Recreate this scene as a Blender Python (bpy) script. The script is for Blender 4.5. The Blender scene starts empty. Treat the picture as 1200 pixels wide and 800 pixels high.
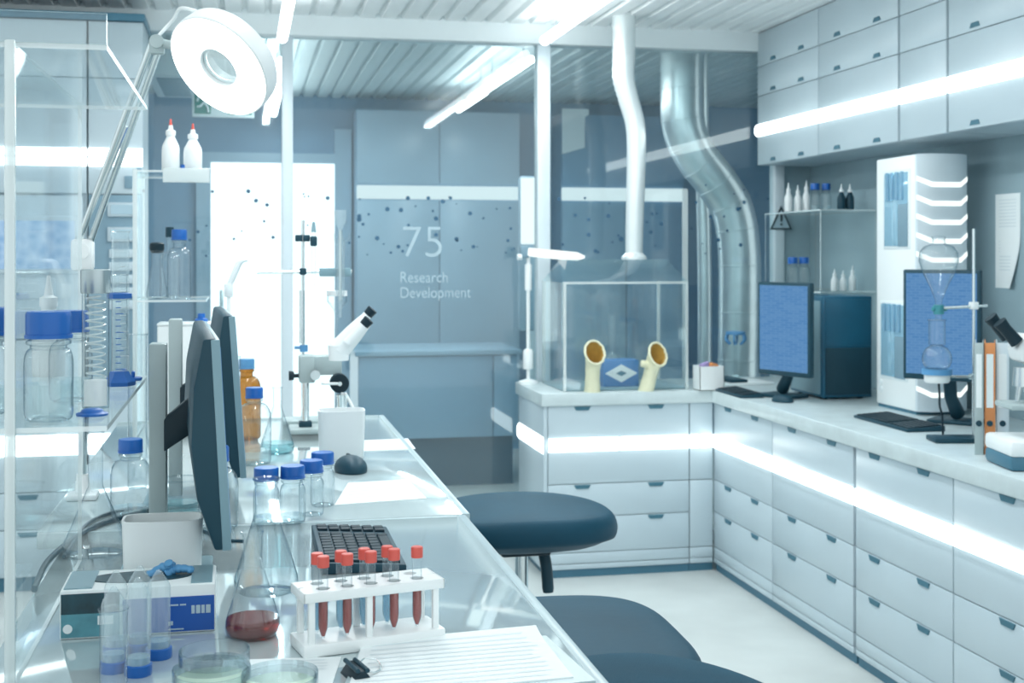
import bpy, bmesh, math, random
from mathutils import Matrix, Vector
random.seed(7)
PI = math.pi
scene = bpy.context.scene
COL = scene.collection

# ------------------------------------------------------------------ camera, world, exposure
EYE = 1.40                      # eye height
FPX = 1500.0                    # focal length in pixels of the 1200x800 frame
YAW = math.atan(315 / 1500)     # camera turned to the right of +Y
SN, CS = math.sin(YAW), math.cos(YAW)
HORIZON = 298.0
cam_data = bpy.data.cameras.new('camera')
cam_data.sensor_width = 36.0
cam_data.lens = 36.0 * FPX / 1200
cam_data.shift_y = -(400 - HORIZON) / 1200
cam_data.clip_start = 0.05
cam_data.dof.use_dof = True
cam_data.dof.focus_distance = 2.0
cam_data.dof.aperture_fstop = 9.0
cam = bpy.data.objects.new('camera', cam_data)
cam.location = (0, 0, EYE)
cam.rotation_euler = (PI / 2, 0, -YAW)
COL.objects.link(cam)
scene.camera = cam

world = bpy.data.worlds.new('world')
scene.world = world
world.use_nodes = True
bg = world.node_tree.nodes['Background']
bg.inputs[0].default_value = (0.85, 0.935, 0.96, 1)
bg.inputs[1].default_value = 1.15
LAMP_POWER = 6.0
TUBE_GLOW = 8.0
STRIP_GLOW = 4.5
scene.view_settings.view_transform = 'Standard'
scene.view_settings.look = 'None'
scene.view_settings.gamma = 1
scene.view_settings.use_curve_mapping = False
scene.view_settings.exposure = 0.0
scene.cycles.transparent_max_bounces = 40
scene.cycles.max_bounces = 12
scene.cycles.caustics_reflective = False
scene.cycles.caustics_refractive = False
scene.cycles.sample_clamp_indirect = 4.0


# ------------------------------------------------------------------ measuring the photograph
def ray(u):
    s = (u - 600) / FPX
    return SN + s * CS, CS - s * SN


def at(u, v, z):
    """point of the horizontal plane z seen at pixel u, v"""
    t = FPX * (EYE - z) / (v - HORIZON)
    rx, ry = ray(u)
    return Vector((rx * t, ry * t, z))


def att(u, t, z=0.0):
    rx, ry = ray(u)
    return Vector((rx * t, ry * t, z))


def on_y(u, y, v=None):
    rx, ry = ray(u)
    t = y / ry
    return Vector((rx * t, y, EYE - (v - HORIZON) * t / FPX if v is not None else 0))


def on_x(u, x, v=None):
    rx, ry = ray(u)
    t = x / rx
    return Vector((x, ry * t, EYE - (v - HORIZON) * t / FPX if v is not None else 0))


# ------------------------------------------------------------------ materials
def new_mat(name):
    m = bpy.data.materials.new(name)
    m.use_nodes = True
    nt = m.node_tree
    for n in list(nt.nodes):
        nt.nodes.remove(n)
    out = nt.nodes.new('ShaderNodeOutputMaterial')
    return m, nt, out


def paint(name, col, rough=0.4, metal=0.0, vary=0.05, scale=6.0, bump=0.0, bscale=200.0, spec=0.5, coat=0.0, stretch=None):
    m, nt, out = new_mat(name)
    p = nt.nodes.new('ShaderNodeBsdfPrincipled')
    tc = nt.nodes.new('ShaderNodeTexCoord')
    no = nt.nodes.new('ShaderNodeTexNoise')
    no.inputs['Scale'].default_value = scale
    no.inputs['Detail'].default_value = 3
    src = tc.outputs['Object']
    if stretch:
        mp = nt.nodes.new('ShaderNodeMapping')
        mp.inputs['Scale'].default_value = stretch
        nt.links.new(src, mp.inputs['Vector'])
        src = mp.outputs['Vector']
    nt.links.new(src, no.inputs['Vector'])
    r = nt.nodes.new('ShaderNodeValToRGB')
    r.color_ramp.elements[0].position = 0.3
    r.color_ramp.elements[1].position = 0.7
    r.color_ramp.elements[0].color = tuple(max(0, c * (1 - vary)) for c in col) + (1,)
    r.color_ramp.elements[1].color = tuple(min(1, c * (1 + vary)) for c in col) + (1,)
    nt.links.new(no.outputs['Fac'], r.inputs['Fac'])
    nt.links.new(r.outputs['Color'], p.inputs['Base Color'])
    p.inputs['Roughness'].default_value = rough
    p.inputs['Metallic'].default_value = metal
    p.inputs['Specular IOR Level'].default_value = spec
    p.inputs['Coat Weight'].default_value = coat
    if bump:
        n2 = nt.nodes.new('ShaderNodeTexNoise')
        n2.inputs['Scale'].default_value = bscale
        nt.links.new(tc.outputs['Object'], n2.inputs['Vector'])
        b = nt.nodes.new('ShaderNodeBump')
        b.inputs['Strength'].default_value = bump
        b.inputs['Distance'].default_value = 0.002
        nt.links.new(n2.outputs['Fac'], b.inputs['Height'])
        nt.links.new(b.outputs['Normal'], p.inputs['Normal'])
    nt.links.new(p.outputs[0], out.inputs[0])
    return m


def clear(name, tint=(0.93, 0.975, 0.98), low=0.05, high=0.75, power=3.0, body=(0.85, 0.93, 0.95), bodyw=0.0, rough=0.03, wall=None):
    """thin clear glass or acrylic: transmits, reflects more towards grazing, a little body tint"""
    m, nt, out = new_mat(name)
    tr = nt.nodes.new('ShaderNodeBsdfTransparent')
    tr.inputs[0].default_value = tint + (1,)
    gl = nt.nodes.new('ShaderNodeBsdfGlossy')
    gl.inputs['Roughness'].default_value = rough
    gl.inputs['Color'].default_value = (0.95, 0.98, 0.99, 1)
    lw = nt.nodes.new('ShaderNodeLayerWeight')
    lw.inputs[0].default_value = 0.5
    pw = nt.nodes.new('ShaderNodeMath'); pw.operation = 'POWER'
    pw.inputs[1].default_value = power
    mr = nt.nodes.new('ShaderNodeMapRange')
    mr.inputs['To Min'].default_value = low
    mr.inputs['To Max'].default_value = high
    nt.links.new(lw.outputs['Facing'], pw.inputs[0])
    nt.links.new(pw.outputs[0], mr.inputs['Value'])
    mx = nt.nodes.new('ShaderNodeMixShader')
    nt.links.new(mr.outputs[0], mx.inputs[0])
    if wall:                                    # longer way through the wall towards the silhouette
        p2 = nt.nodes.new('ShaderNodeMath'); p2.operation = 'POWER'
        p2.inputs[1].default_value = 3.0
        nt.links.new(lw.outputs['Facing'], p2.inputs[0])
        mc = nt.nodes.new('ShaderNodeMix'); mc.data_type = 'RGBA'
        mc.inputs[6].default_value = tint + (1,)
        mc.inputs[7].default_value = wall + (1,)
        nt.links.new(p2.outputs[0], mc.inputs[0])
        nt.links.new(mc.outputs[2], tr.inputs[0])
    src = tr.outputs[0]
    if bodyw:
        df = nt.nodes.new('ShaderNodeBsdfDiffuse')
        df.inputs[0].default_value = body + (1,)
        m2 = nt.nodes.new('ShaderNodeMixShader')
        m2.inputs[0].default_value = bodyw
        nt.links.new(tr.outputs[0], m2.inputs[1])
        nt.links.new(df.outputs[0], m2.inputs[2])
        src = m2.outputs[0]
    nt.links.new(src, mx.inputs[1])
    nt.links.new(gl.outputs[0], mx.inputs[2])
    nt.links.new(mx.outputs[0], out.inputs[0])
    return m


def glow(name, col, strength):
    m, nt, out = new_mat(name)
    e = nt.nodes.new('ShaderNodeEmission')
    e.inputs[0].default_value = col + (1,)
    e.inputs[1].default_value = strength
    nt.links.new(e.outputs[0], out.inputs[0])
    return m


def screen_mat(name, base, light, kind, strength=1.0):
    """a lit display with rows of text or cells"""
    m, nt, out = new_mat(name)
    e = nt.nodes.new('ShaderNodeEmission')
    e.inputs[1].default_value = strength
    tc = nt.nodes.new('ShaderNodeTexCoord')
    mp = nt.nodes.new('ShaderNodeMapping')
    nt.links.new(tc.outputs['Object'], mp.inputs['Vector'])
    mix = nt.nodes.new('ShaderNodeMix'); mix.data_type = 'RGBA'
    mix.inputs[6].default_value = base + (1,)
    mix.inputs[7].default_value = light + (1,)
    if kind == 'cells':
        mp.inputs['Rotation'].default_value = (PI / 2, 0, 0)
        br = nt.nodes.new('ShaderNodeTexBrick')
        br.inputs['Scale'].default_value = 26
        br.inputs['Mortar Size'].default_value = 0.03
        br.inputs['Color1'].default_value = (0, 0, 0, 1)
        br.inputs['Color2'].default_value = (0.35, 0.35, 0.35, 1)
        br.inputs['Mortar'].default_value = (0.55, 0.55, 0.55, 1)
        nt.links.new(mp.outputs[0], br.inputs['Vector'])
        nt.links.new(br.outputs['Color'], mix.inputs[0])
    else:
        vo = nt.nodes.new('ShaderNodeTexVoronoi')
        vo.inputs['Scale'].default_value = 26
        nt.links.new(mp.outputs[0], vo.inputs['Vector'])
        nt.links.new(vo.outputs['Distance'], mix.inputs[0])
    nt.links.new(mix.outputs[2], e.inputs[0])
    nt.links.new(e.outputs[0], out.inputs[0])
    return m


M = {}
M['cabinet'] = paint('cabinet_white', (0.51, 0.61, 0.665), 0.3, vary=0.02, scale=3)
M['cabinet_side'] = paint('cabinet_side', (0.48, 0.58, 0.635), 0.35, vary=0.02)
M['handle'] = paint('handle_recess', (0.05, 0.16, 0.22), 0.5)
M['plinth'] = paint('dark_blue_and_gap_shade', (0.06, 0.18, 0.26), 0.45)
M['worktop'] = paint('worktop_grey', (0.57, 0.66, 0.68), 0.28, vary=0.06, scale=14)
M['bench'] = paint('bench_steel', (0.61, 0.71, 0.73), 0.05, metal=0.38, vary=0.04, scale=3, spec=0.6)
M['bench_edge'] = paint('bench_edge', (0.48, 0.59, 0.62), 0.3)
M['floor'] = paint('floor_pale', (0.60, 0.635, 0.625), 0.4, vary=0.12, scale=2.2)
M['wall'] = paint('wall_bluegrey', (0.30, 0.42, 0.47), 0.5, vary=0.08, scale=4)
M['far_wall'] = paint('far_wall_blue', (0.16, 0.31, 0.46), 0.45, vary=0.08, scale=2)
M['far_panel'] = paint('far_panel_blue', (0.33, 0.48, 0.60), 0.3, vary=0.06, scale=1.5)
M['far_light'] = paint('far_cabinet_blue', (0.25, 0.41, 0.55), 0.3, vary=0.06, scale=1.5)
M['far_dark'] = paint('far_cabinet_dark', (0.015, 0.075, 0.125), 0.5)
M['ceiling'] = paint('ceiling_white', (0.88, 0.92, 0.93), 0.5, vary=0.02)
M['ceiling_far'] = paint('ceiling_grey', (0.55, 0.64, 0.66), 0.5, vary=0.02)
M['beam'] = paint('beam_white', (0.80, 0.87, 0.89), 0.4, vary=0.01)
M['post'] = paint('post_white', (0.66, 0.75, 0.80), 0.35, vary=0.02)
M['white'] = paint('white_plastic', (0.90, 0.94, 0.945), 0.35, vary=0.01)
M['pure'] = paint('white_rack', (0.90, 0.94, 0.94), 0.35, vary=0.01)
M['paper'] = paint('paper', (0.86, 0.92, 0.93), 0.7, vary=0.02)
M['ink'] = paint('grey_print', (0.72, 0.80, 0.83), 0.7)
M['grey'] = paint('grey_metal_paint', (0.42, 0.51, 0.52), 0.4)
M['greyblue'] = paint('greyblue_plastic', (0.22, 0.36, 0.42), 0.35)
M['dark'] = paint('dark_teal_plastic', (0.015, 0.058, 0.085), 0.45, vary=0.1, spec=0.3)
M['darker'] = paint('black_plastic', (0.008, 0.027, 0.040), 0.45, vary=0.1, spec=0.3)
M['tower'] = paint('tower_blue', (0.012, 0.11, 0.19), 0.35, vary=0.1)
M['seat'] = paint('seat_leather', (0.008, 0.060, 0.100), 0.55, vary=0.12, bump=0.12, bscale=60, spec=0.22)
M['fabric'] = paint('seat_fabric', (0.008, 0.066, 0.110), 0.7, vary=0.15, bump=0.7, bscale=420, spec=0.2)
M['blue'] = paint('blue_cap', (0.010, 0.125, 0.46), 0.35, vary=0.03)
M['paleblue'] = paint('pale_blue_cap', (0.10, 0.30, 0.55), 0.35, vary=0.03)
M['red'] = paint('red_cap', (0.72, 0.115, 0.09), 0.4, vary=0.03)
M['steel'] = paint('brushed_steel', (0.72, 0.79, 0.80), 0.25, metal=1.0, vary=0.05)
M['chrome'] = paint('chrome', (0.80, 0.86, 0.87), 0.12, metal=1.0)
M['duct'] = paint('duct_silver', (0.78, 0.84, 0.85), 0.28, metal=0.7, vary=0.06, scale=12)
M['ductw'] = paint('duct_white', (0.80, 0.86, 0.87), 0.25, metal=0.35, vary=0.04)
M['alu'] = paint('aluminium_cap', (0.45, 0.52, 0.54), 0.3, metal=0.8, vary=0.2, scale=8, stretch=(8, 8, 0.3))
M['rubber'] = paint('rubber_glove', (0.78, 0.77, 0.56), 0.5, vary=0.06, scale=20)
M['ochre'] = paint('glove_inside', (0.52, 0.31, 0.07), 0.6, vary=0.2, scale=20)
M['orange'] = paint('orange_binder', (0.72, 0.28, 0.10), 0.5)
M['purple'] = paint('purple_wrap', (0.42, 0.33, 0.62), 0.5)
M['amber'] = clear('amber_glass', (0.66, 0.40, 0.10), 0.06, 0.5, bodyw=0.15, body=(0.36, 0.19, 0.03), wall=(0.2, 0.08, 0.01))
M['green'] = paint('sign_green', (0.02, 0.24, 0.20), 0.4)
M['boxblue'] = paint('box_blue', (0.012, 0.095, 0.40), 0.4, vary=0.06)
M['boxteal'] = paint('box_teal', (0.10, 0.30, 0.36), 0.4, vary=0.25, scale=30)
M['boxdark'] = paint('box_dark_print', (0.012, 0.055, 0.075), 0.4, vary=0.4, scale=40)
M['midblue'] = paint('tissue_box_blue', (0.06, 0.22, 0.50), 0.45)
M['nitrile'] = paint('nitrile_blue', (0.10, 0.32, 0.58), 0.5)
M['slate'] = paint('vent_slate', (0.20, 0.32, 0.40), 0.45)
M['dot'] = paint('dot_blue', (0.045, 0.13, 0.22), 0.6)
M['letter'] = paint('letter_white', (0.44, 0.57, 0.64), 0.6)
M['teal_stop'] = paint('teal_stopcock', (0.05, 0.26, 0.30), 0.4)
M['agar'] = paint('agar_green', (0.62, 0.78, 0.62), 0.3)
M['glass'] = clear('lab_glass', (0.965, 0.985, 0.99), 0.045, 0.55, 3.0, bodyw=0.025, body=(0.92, 0.97, 0.98), wall=(0.12, 0.27, 0.35))
M['lens'] = clear('magnifier_lens', (0.90, 0.95, 0.96), 0.12, 0.6, 1.5, bodyw=0.25, body=(0.85, 0.93, 0.95))
M['frost'] = clear('frosted_plastic', (0.93, 0.97, 0.98), 0.06, 0.5, 2.0, bodyw=0.13, body=(0.84, 0.92, 0.94), rough=0.2)
M['acrylic'] = clear('clear_acrylic', (0.975, 0.99, 0.99), 0.04, 0.30, 3.5, bodyw=0.01)
M['acryledge'] = clear('acrylic_edge', (0.90, 0.96, 0.96), 0.15, 0.7, 2.0, bodyw=0.60, body=(0.88, 0.95, 0.95), rough=0.15)
M['pane'] = clear('partition_glass', (0.90, 0.96, 0.97), 0.05, 0.85, 4.0, bodyw=0.03, body=(0.6, 0.75, 0.82))
M['water'] = clear('clear_liquid', (0.90, 0.96, 0.97), 0.05, 0.5, 2.0, bodyw=0.10, body=(0.9,0.96,0.97))
M['cyan'] = clear('cyan_liquid', (0.62, 0.85, 0.88), 0.05, 0.4, 2.0, bodyw=0.2, body=(0.5, 0.8, 0.82))
M['bluewater'] = clear('pale_blue_liquid', (0.60, 0.80, 0.90), 0.05, 0.4, 2.0, bodyw=0.35, body=(0.45, 0.68, 0.82))
M['wine'] = clear('red_liquid', (0.50, 0.10, 0.08), 0.05, 0.3, 3.0, bodyw=0.45, body=(0.26, 0.03, 0.025))
M['blood'] = clear('tube_red_liquid', (0.70, 0.30, 0.28), 0.04, 0.3, 3.0, bodyw=0.7, body=(0.42, 0.085, 0.075))
M['tube'] = glow('tube_light', (0.93, 0.98, 0.97), TUBE_GLOW)
M['strip'] = glow('strip_light', (0.90, 0.97, 0.96), STRIP_GLOW)
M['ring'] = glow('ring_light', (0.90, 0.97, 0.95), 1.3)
M['ringlamp'] = glow('magnifier_ring_light', (0.95, 0.99, 0.98), 8.0)
M['daylight'] = glow('daylit_frosted_door', (0.88, 0.97, 0.98), 1.9)
M['reflection_band'] = glow('reflected_strip_glow', (0.80, 0.92, 0.94), 1.0)  # glow that imitates a light strip reflected in the partition
M['screen_cells'] = screen_mat('screen_table', (0.10, 0.27, 0.56), (0.20, 0.40, 0.66), 'cells', 0.85)
M['screen_map'] = screen_mat('screen_blot', (0.22, 0.42, 0.68), (0.50, 0.70, 0.88), 'map', 1.0)
M['sky_glow'] = glow('display_glow', (0.45, 0.68, 0.80), 0.9)


# ------------------------------------------------------------------ mesh helpers
class MB:
    def __init__(self):
        self.bm = bmesh.new()

    def merge(self, t, mat=None, mi=0):
        if mat is not None:
            bmesh.ops.transform(t, matrix=mat, verts=t.verts)
        mp = {}
        for v in t.verts:
            mp[v] = self.bm.verts.new(v.co)
        for f in t.faces:
            try:
                nf = self.bm.faces.new([mp[v] for v in f.verts])
                nf.material_index = mi if mi is not None else f.material_index
            except ValueError:
                pass
        t.free()
        return self

    def box(self, lo, hi, bev=0.0, mat=None, mi=0, seg=2):
        t = bmesh.new()
        bmesh.ops.create_cube(t, size=1)
        c = [(a + b) / 2 for a, b in zip(lo, hi)]
        s = [max(1e-5, abs(b - a)) for a, b in zip(lo, hi)]
        for v in t.verts:
            v.co = Vector((v.co.x * s[0] + c[0], v.co.y * s[1] + c[1], v.co.z * s[2] + c[2]))
        if bev:
            bmesh.ops.bevel(t, geom=list(t.edges), offset=min(bev, min(s) * 0.45), segments=seg, affect='EDGES', profile=0.5)
        return self.merge(t, mat, mi)

    def panel(self, lo, hi, mat=None):
        """thin sheet: the two broad faces take slot 0, the edges slot 1"""
        t = bmesh.new()
        bmesh.ops.create_cube(t, size=1)
        c = [(a + b) / 2 for a, b in zip(lo, hi)]
        s = [abs(b - a) for a, b in zip(lo, hi)]
        for v in t.verts:
            v.co = Vector((v.co.x * s[0] + c[0], v.co.y * s[1] + c[1], v.co.z * s[2] + c[2]))
        mx = max(f.calc_area() for f in t.faces)
        for f in t.faces:
            f.material_index = 0 if f.calc_area() > mx * 0.95 else 1
        return self.merge(t, mat, None)

    def lathe(self, prof, seg=28, mat=None, mi=0, wob=None):
        t = bmesh.new()
        rings = []
        for r, z in prof:
            if r < 1e-6:
                rings.append([t.verts.new((0, 0, z))])
            else:
                rings.append([t.verts.new(((r * (wob(k) if wob else 1)) * math.cos(2 * PI * k / seg),
                                           (r * (wob(k) if wob else 1)) * math.sin(2 * PI * k / seg), z)) for k in range(seg)])
        for a, b in zip(rings, rings[1:]):
            for k in range(seg):
                j = (k + 1) % seg
                if len(a) == 1 and len(b) == 1:
                    continue
                if len(a) == 1:
                    t.faces.new((a[0], b[j], b[k]))
                elif len(b) == 1:
                    t.faces.new((a[k], a[j], b[0]))
                else:
                    t.faces.new((a[k], a[j], b[j], b[k]))
        return self.merge(t, mat, mi)

    def cyl(self, p0, p1, r0, r1=None, seg=20, mi=0):
        p0, p1 = Vector(p0), Vector(p1)
        r1 = r0 if r1 is None else r1
        d = p1 - p0
        q = d.to_track_quat('Z', 'Y').to_matrix().to_4x4()
        return self.lathe([(0, 0), (r0, 0), (r1, d.length), (0, d.length)], seg, Matrix.Translation(p0) @ q, mi)

    def tube(self, pts, rad, seg=12, cap=True, mi=0):
        pts = [Vector(p) for p in pts]
        n = len(pts)
        rad = [rad] * n if not isinstance(rad, (list, tuple)) else rad
        t = bmesh.new()
        up = None
        rings = []
        for i, p in enumerate(pts):
            d = (pts[min(i + 1, n - 1)] - pts[max(i - 1, 0)]).normalized()
            if up is None:
                up = d.orthogonal().normalized()
            up = (up - d * up.dot(d)).normalized()
            w = d.cross(up)
            rings.append([t.verts.new(p + (up * math.cos(2 * PI * k / seg) + w * math.sin(2 * PI * k / seg)) * rad[i]) for k in range(seg)])
        for a, b in zip(rings, rings[1:]):
            for k in range(seg):
                j = (k + 1) % seg
                t.faces.new((a[k], a[j], b[j], b[k]))
        if cap:
            t.faces.new(rings[0][::-1]); t.faces.new(rings[-1])
        return self.merge(t, None, mi)

    def prism(self, poly, d0, d1, mat=None, mi=0, bev=0.0):
        """polygon in x,z extruded along y from d0 to d1"""
        t = bmesh.new()
        a = [t.verts.new((x, d0, z)) for x, z in poly]
        b = [t.verts.new((x, d1, z)) for x, z in poly]
        n = len(poly)
        t.faces.new(a[::-1]); t.faces.new(b)
        for k in range(n):
            j = (k + 1) % n
            t.faces.new((a[k], a[j], b[j], b[k]))
        bmesh.ops.recalc_face_normals(t, faces=t.faces)
        if bev:
            bmesh.ops.bevel(t, geom=list(t.edges), offset=bev, segments=2, affect='EDGES', profile=0.5)
        return self.merge(t, mat, mi)

    def build(self, name, mats, parent=None, loc=None, rot=None, sharp=38):
        bmesh.ops.recalc_face_normals(self.bm, faces=self.bm.faces)
        lim = math.radians(sharp)
        for f in self.bm.faces:
            f.smooth = True
        for e in self.bm.edges:
            if len(e.link_faces) == 2 and e.calc_face_angle(0) > lim:
                e.smooth = False
        me = bpy.data.meshes.new(name)
        self.bm.to_mesh(me)
        self.bm.free()
        for m in (mats if isinstance(mats, (list, tuple)) else [mats]):
            me.materials.append(M[m])
        o = bpy.data.objects.new(name, me)
        COL.objects.link(o)
        if parent is not None:
            o.parent = parent
        if loc is not None:
            o.location = loc
        if rot is not None:
            o.rotation_euler = rot
        return o


def smooth_path(pts, n=8):
    """Catmull-Rom through the points"""
    P = [Vector(p) for p in pts]
    P = [P[0] * 2 - P[1]] + P + [P[-1] * 2 - P[-2]]
    out = []
    for i in range(1, len(P) - 2):
        a, b, c, d = P[i - 1:i + 3]
        for k in range(n):
            t = k / n
            out.append(0.5 * ((2 * b) + (c - a) * t + (2 * a - 5 * b + 4 * c - d) * t * t + (3 * b - a - 3 * c + d) * t ** 3))
    out.append(P[-2])
    return out


def tag(o, label, cat, group=None):
    o['label'] = label
    o['category'] = cat
    if group:
        o['group'] = group
    return o


def thing(name, label, cat, loc=(0, 0, 0), rz=0.0, group=None):
    o = bpy.data.objects.new(name, None)
    o.empty_display_size = 0.05
    COL.objects.link(o)
    o.location = loc
    o.rotation_euler = (0, 0, rz)
    return tag(o, label, cat, group)


def structure(o):
    o['kind'] = 'structure'
    return o


def dup(root, loc, rz=None, label=None, group=None, scale=None):
    r = root.copy(); COL.objects.link(r); r.location = loc
    if rz is not None:
        r.rotation_euler = (0, 0, rz)
    if label:
        r['label'] = label
    if group:
        r['group'] = group
    if scale:
        r.scale = (scale,) * 3
    for ch in list(root.children):
        c = ch.copy(); COL.objects.link(c); c.parent = r
        for g in ch.children:
            d = g.copy(); COL.objects.link(d); d.parent = c
    return r


# ------------------------------------------------------------------ the room shell
PY = 5.95          # glass partition
CEIL = 2.486
CEIL2 = 2.53
FARY = 9.30
WX = 2.77          # right wall
b = MB(); b.box((-4.2, -1.5, -0.06), (4.6, FARY + 0.1, 0.0))
structure(b.build('floor', 'floor'))

def slat_ceiling(name, x0, x1, y0, y1, z, mat, pitch=0.1):
    poly = []
    n = int(round((x1 - x0) / pitch))
    for k in range(n):
        a = x0 + k * pitch
        poly += [(a, z + 0.022), (a + pitch * 0.14, z + 0.022), (a + pitch * 0.24, z), (a + pitch * 0.90, z)]
    poly += [(x1, z + 0.022), (x1, z + 0.06), (x0, z + 0.06)]
    m = MB(); m.prism(poly, y0, y1)
    return structure(m.build(name, mat, sharp=10))

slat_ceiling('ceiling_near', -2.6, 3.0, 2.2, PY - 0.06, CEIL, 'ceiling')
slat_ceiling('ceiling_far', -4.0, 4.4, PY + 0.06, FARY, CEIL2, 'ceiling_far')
b = MB(); b.box((WX, 0.2, 0), (WX + 0.08, PY + 0.06, CEIL + 0.08)); structure(b.build('wall_right', 'wall'))
xr = on_y(905, PY).x
b = MB(); b.box((xr + 0.05, PY, 0), (WX, PY + 0.06, 2.40)); structure(b.build('wall_back', 'wall'))
b = MB(); b.box((-4.0, FARY, 0), (4.4, FARY + 0.08, CEIL2 + 0.06)); structure(b.build('wall_far', 'far_wall'))
b = MB(); b.box((4.4, PY, 0), (4.48, FARY, CEIL2 + 0.06)); structure(b.build('wall_far_right', 'far_wall'))
b = MB(); b.box((-4.08, PY, 0), (-4.0, FARY, CEIL2 + 0.06)); structure(b.build('wall_far_left', 'far_wall'))
# header beam and posts of the partition
b = MB(); b.box((-2.6, PY - 0.06, 2.395), (WX, PY + 0.06, CEIL + 0.09), 0.004); structure(b.build('trim_header', 'beam'))
p1a, p1b = on_y(330, PY).x, on_y(343, PY).x
p2a, p2b = on_y(628, PY).x, on_y(643, PY).x
p3a, p3b = on_y(905, PY).x, on_y(916, PY).x
for k, (a, c) in enumerate(((p1a, p1b), (p2a, p2b), (p3a, p3b))):
    b = MB(); b.box((a, PY - 0.035, 0), (c, PY + 0.035, 2.395), 0.003)
    structure(b.build('trim_%d' % (k + 1), 'post'))
b = MB(); b.box((-0.41, PY - 0.03, 0), (p3a, PY + 0.03, 0.05), 0.004); structure(b.build('trim_4', 'beam'))
panes = []
for k, (a, c) in enumerate(((-0.42, p1a), (p1b, p2a), (p2b, p3a))):
    b = MB(); b.box((a, PY - 0.006, 0.05), (c, PY + 0.006, 2.395))
    panes.append(structure(b.build('window_%d' % (k + 1), 'pane')))
# joint in the right-hand pane
xj = on_y(802, PY).x
b = MB(); b.box((xj - 0.014, PY - 0.012, 0.05), (xj + 0.014, PY - 0.0065, 1.72)); b.build('glass_joint', 'acryledge', panes[2])
# safety dots on the glass (surface pattern) and the lettering
def dots(pane, u0, u1, v0, v1, n, lo, hi, seed, fixed=()):
    rnd = random.Random(seed)
    m = MB()
    pts = [(rnd.uniform(u0, u1), rnd.uniform(v0, v1), rnd.uniform(lo, hi)) for _ in range(n)] + list(fixed)
    for u, v, r in pts:
        p = on_y(u, PY - 0.0075, v)
        w = r * 6.1 / FPX
        m.cyl((p.x, PY - 0.0075, p.z), (p.x, PY - 0.0062, p.z), w, seg=12)
    m.build('safety_dots', 'dot', pane)
dots(panes[0], 215, 328, 222, 300, 9, 0.9, 1.9, 3, [(291, 224, 2.4), (300, 235, 2.4), (313, 240, 2.2), (320, 278, 2)])
dots(panes[1], 345, 415, 222, 300, 5, 0.9, 1.6, 4, [(384, 232, 2.4)])
dots(panes[1], 420, 606, 230, 300, 26, 0.9, 1.9, 5, [(454, 245, 2.6), (470, 246, 2.6), (478, 232, 2.4), (421, 257, 2.8), (421, 253, 2.4), (442, 279, 2.6), (502, 232, 2.2), (519, 236, 2.6), (511, 256, 2.6), (535, 280, 2.4), (551, 250, 2.4), (467, 289, 2.3), (528, 232, 2.0), (555, 289, 2.2), (511, 275, 2.3)])
dots(panes[2], 645, 800, 232, 300, 14, 0.9, 1.9, 6, [(674, 252, 2.2), (690, 257, 2.2), (690, 275, 2.6), (713, 253, 2.6), (728, 280, 3), (775, 262, 2.6), (763, 272, 2.2), (698, 294, 2.4), (655, 233, 2.2)])
dots(panes[2], 805, 900, 215, 300, 12, 0.9, 1.9, 8, [(872, 237, 2.4), (865, 245, 2.6), (833, 254, 2.4), (842, 281, 2.4), (868, 287, 2.4)])

def wall_text(body, u, v, h_px, pane, width_px=None, thin=0.0):
    cu = bpy.data.curves.new('lettering', 'FONT')
    cu.body = body
    cu.size = 1.0
    cu.extrude = 0.0008
    cu.offset = thin
    cu.materials.append(M['letter'])
    o = bpy.data.objects.new('lettering', cu)
    COL.objects.link(o)
    p = on_y(u, PY - 0.0085, v)
    t = (p.x * SN + p.y * CS)
    s = h_px * t / FPX / 0.70
    o.scale = (s, s, 1)
    if width_px:
        bpy.context.view_layer.update()
        w = o.dimensions.x / s
        o.scale = (width_px * t / FPX / w, s, 1)
    o.location = (p.x, PY - 0.0085, p.z)
    o.rotation_euler = (PI / 2, 0, 0)
    o.parent = pane
    return o
wall_text('75', 469, 301, 37, panes[1], 46, -0.012)
wall_text('Research', 468, 331, 13, panes[1], 56)
wall_text('Development', 468, 349, 13, panes[1], 84)

# daylit frosted door in the far wall
dx0, dx1 = on_y(247, FARY - 0.03).x, on_y(392, FARY - 0.03).x
b = MB()
b.box((dx0 - 0.10, FARY - 0.05, 0), (dx0, FARY, 2.12)); b.box((dx1, FARY - 0.05, 0), (dx1 + 0.12, FARY, 2.30)); b.box((dx0, FARY - 0.05, 2.05), (dx1, FARY, 2.12))
dr = structure(b.build('door_1', 'far_panel'))
b = MB(); b.box((dx0, FARY - 0.03, 0.01), (dx1, FARY - 0.005, 2.05)); b.build('door_leaf', 'daylight', dr)
b = MB(); b.box((dx0 + 0.06, FARY - 0.07, 0.95), (dx0 + 0.09, FARY - 0.03, 1.15), 0.005); b.build('door_handle', 'steel', dr)

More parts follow.
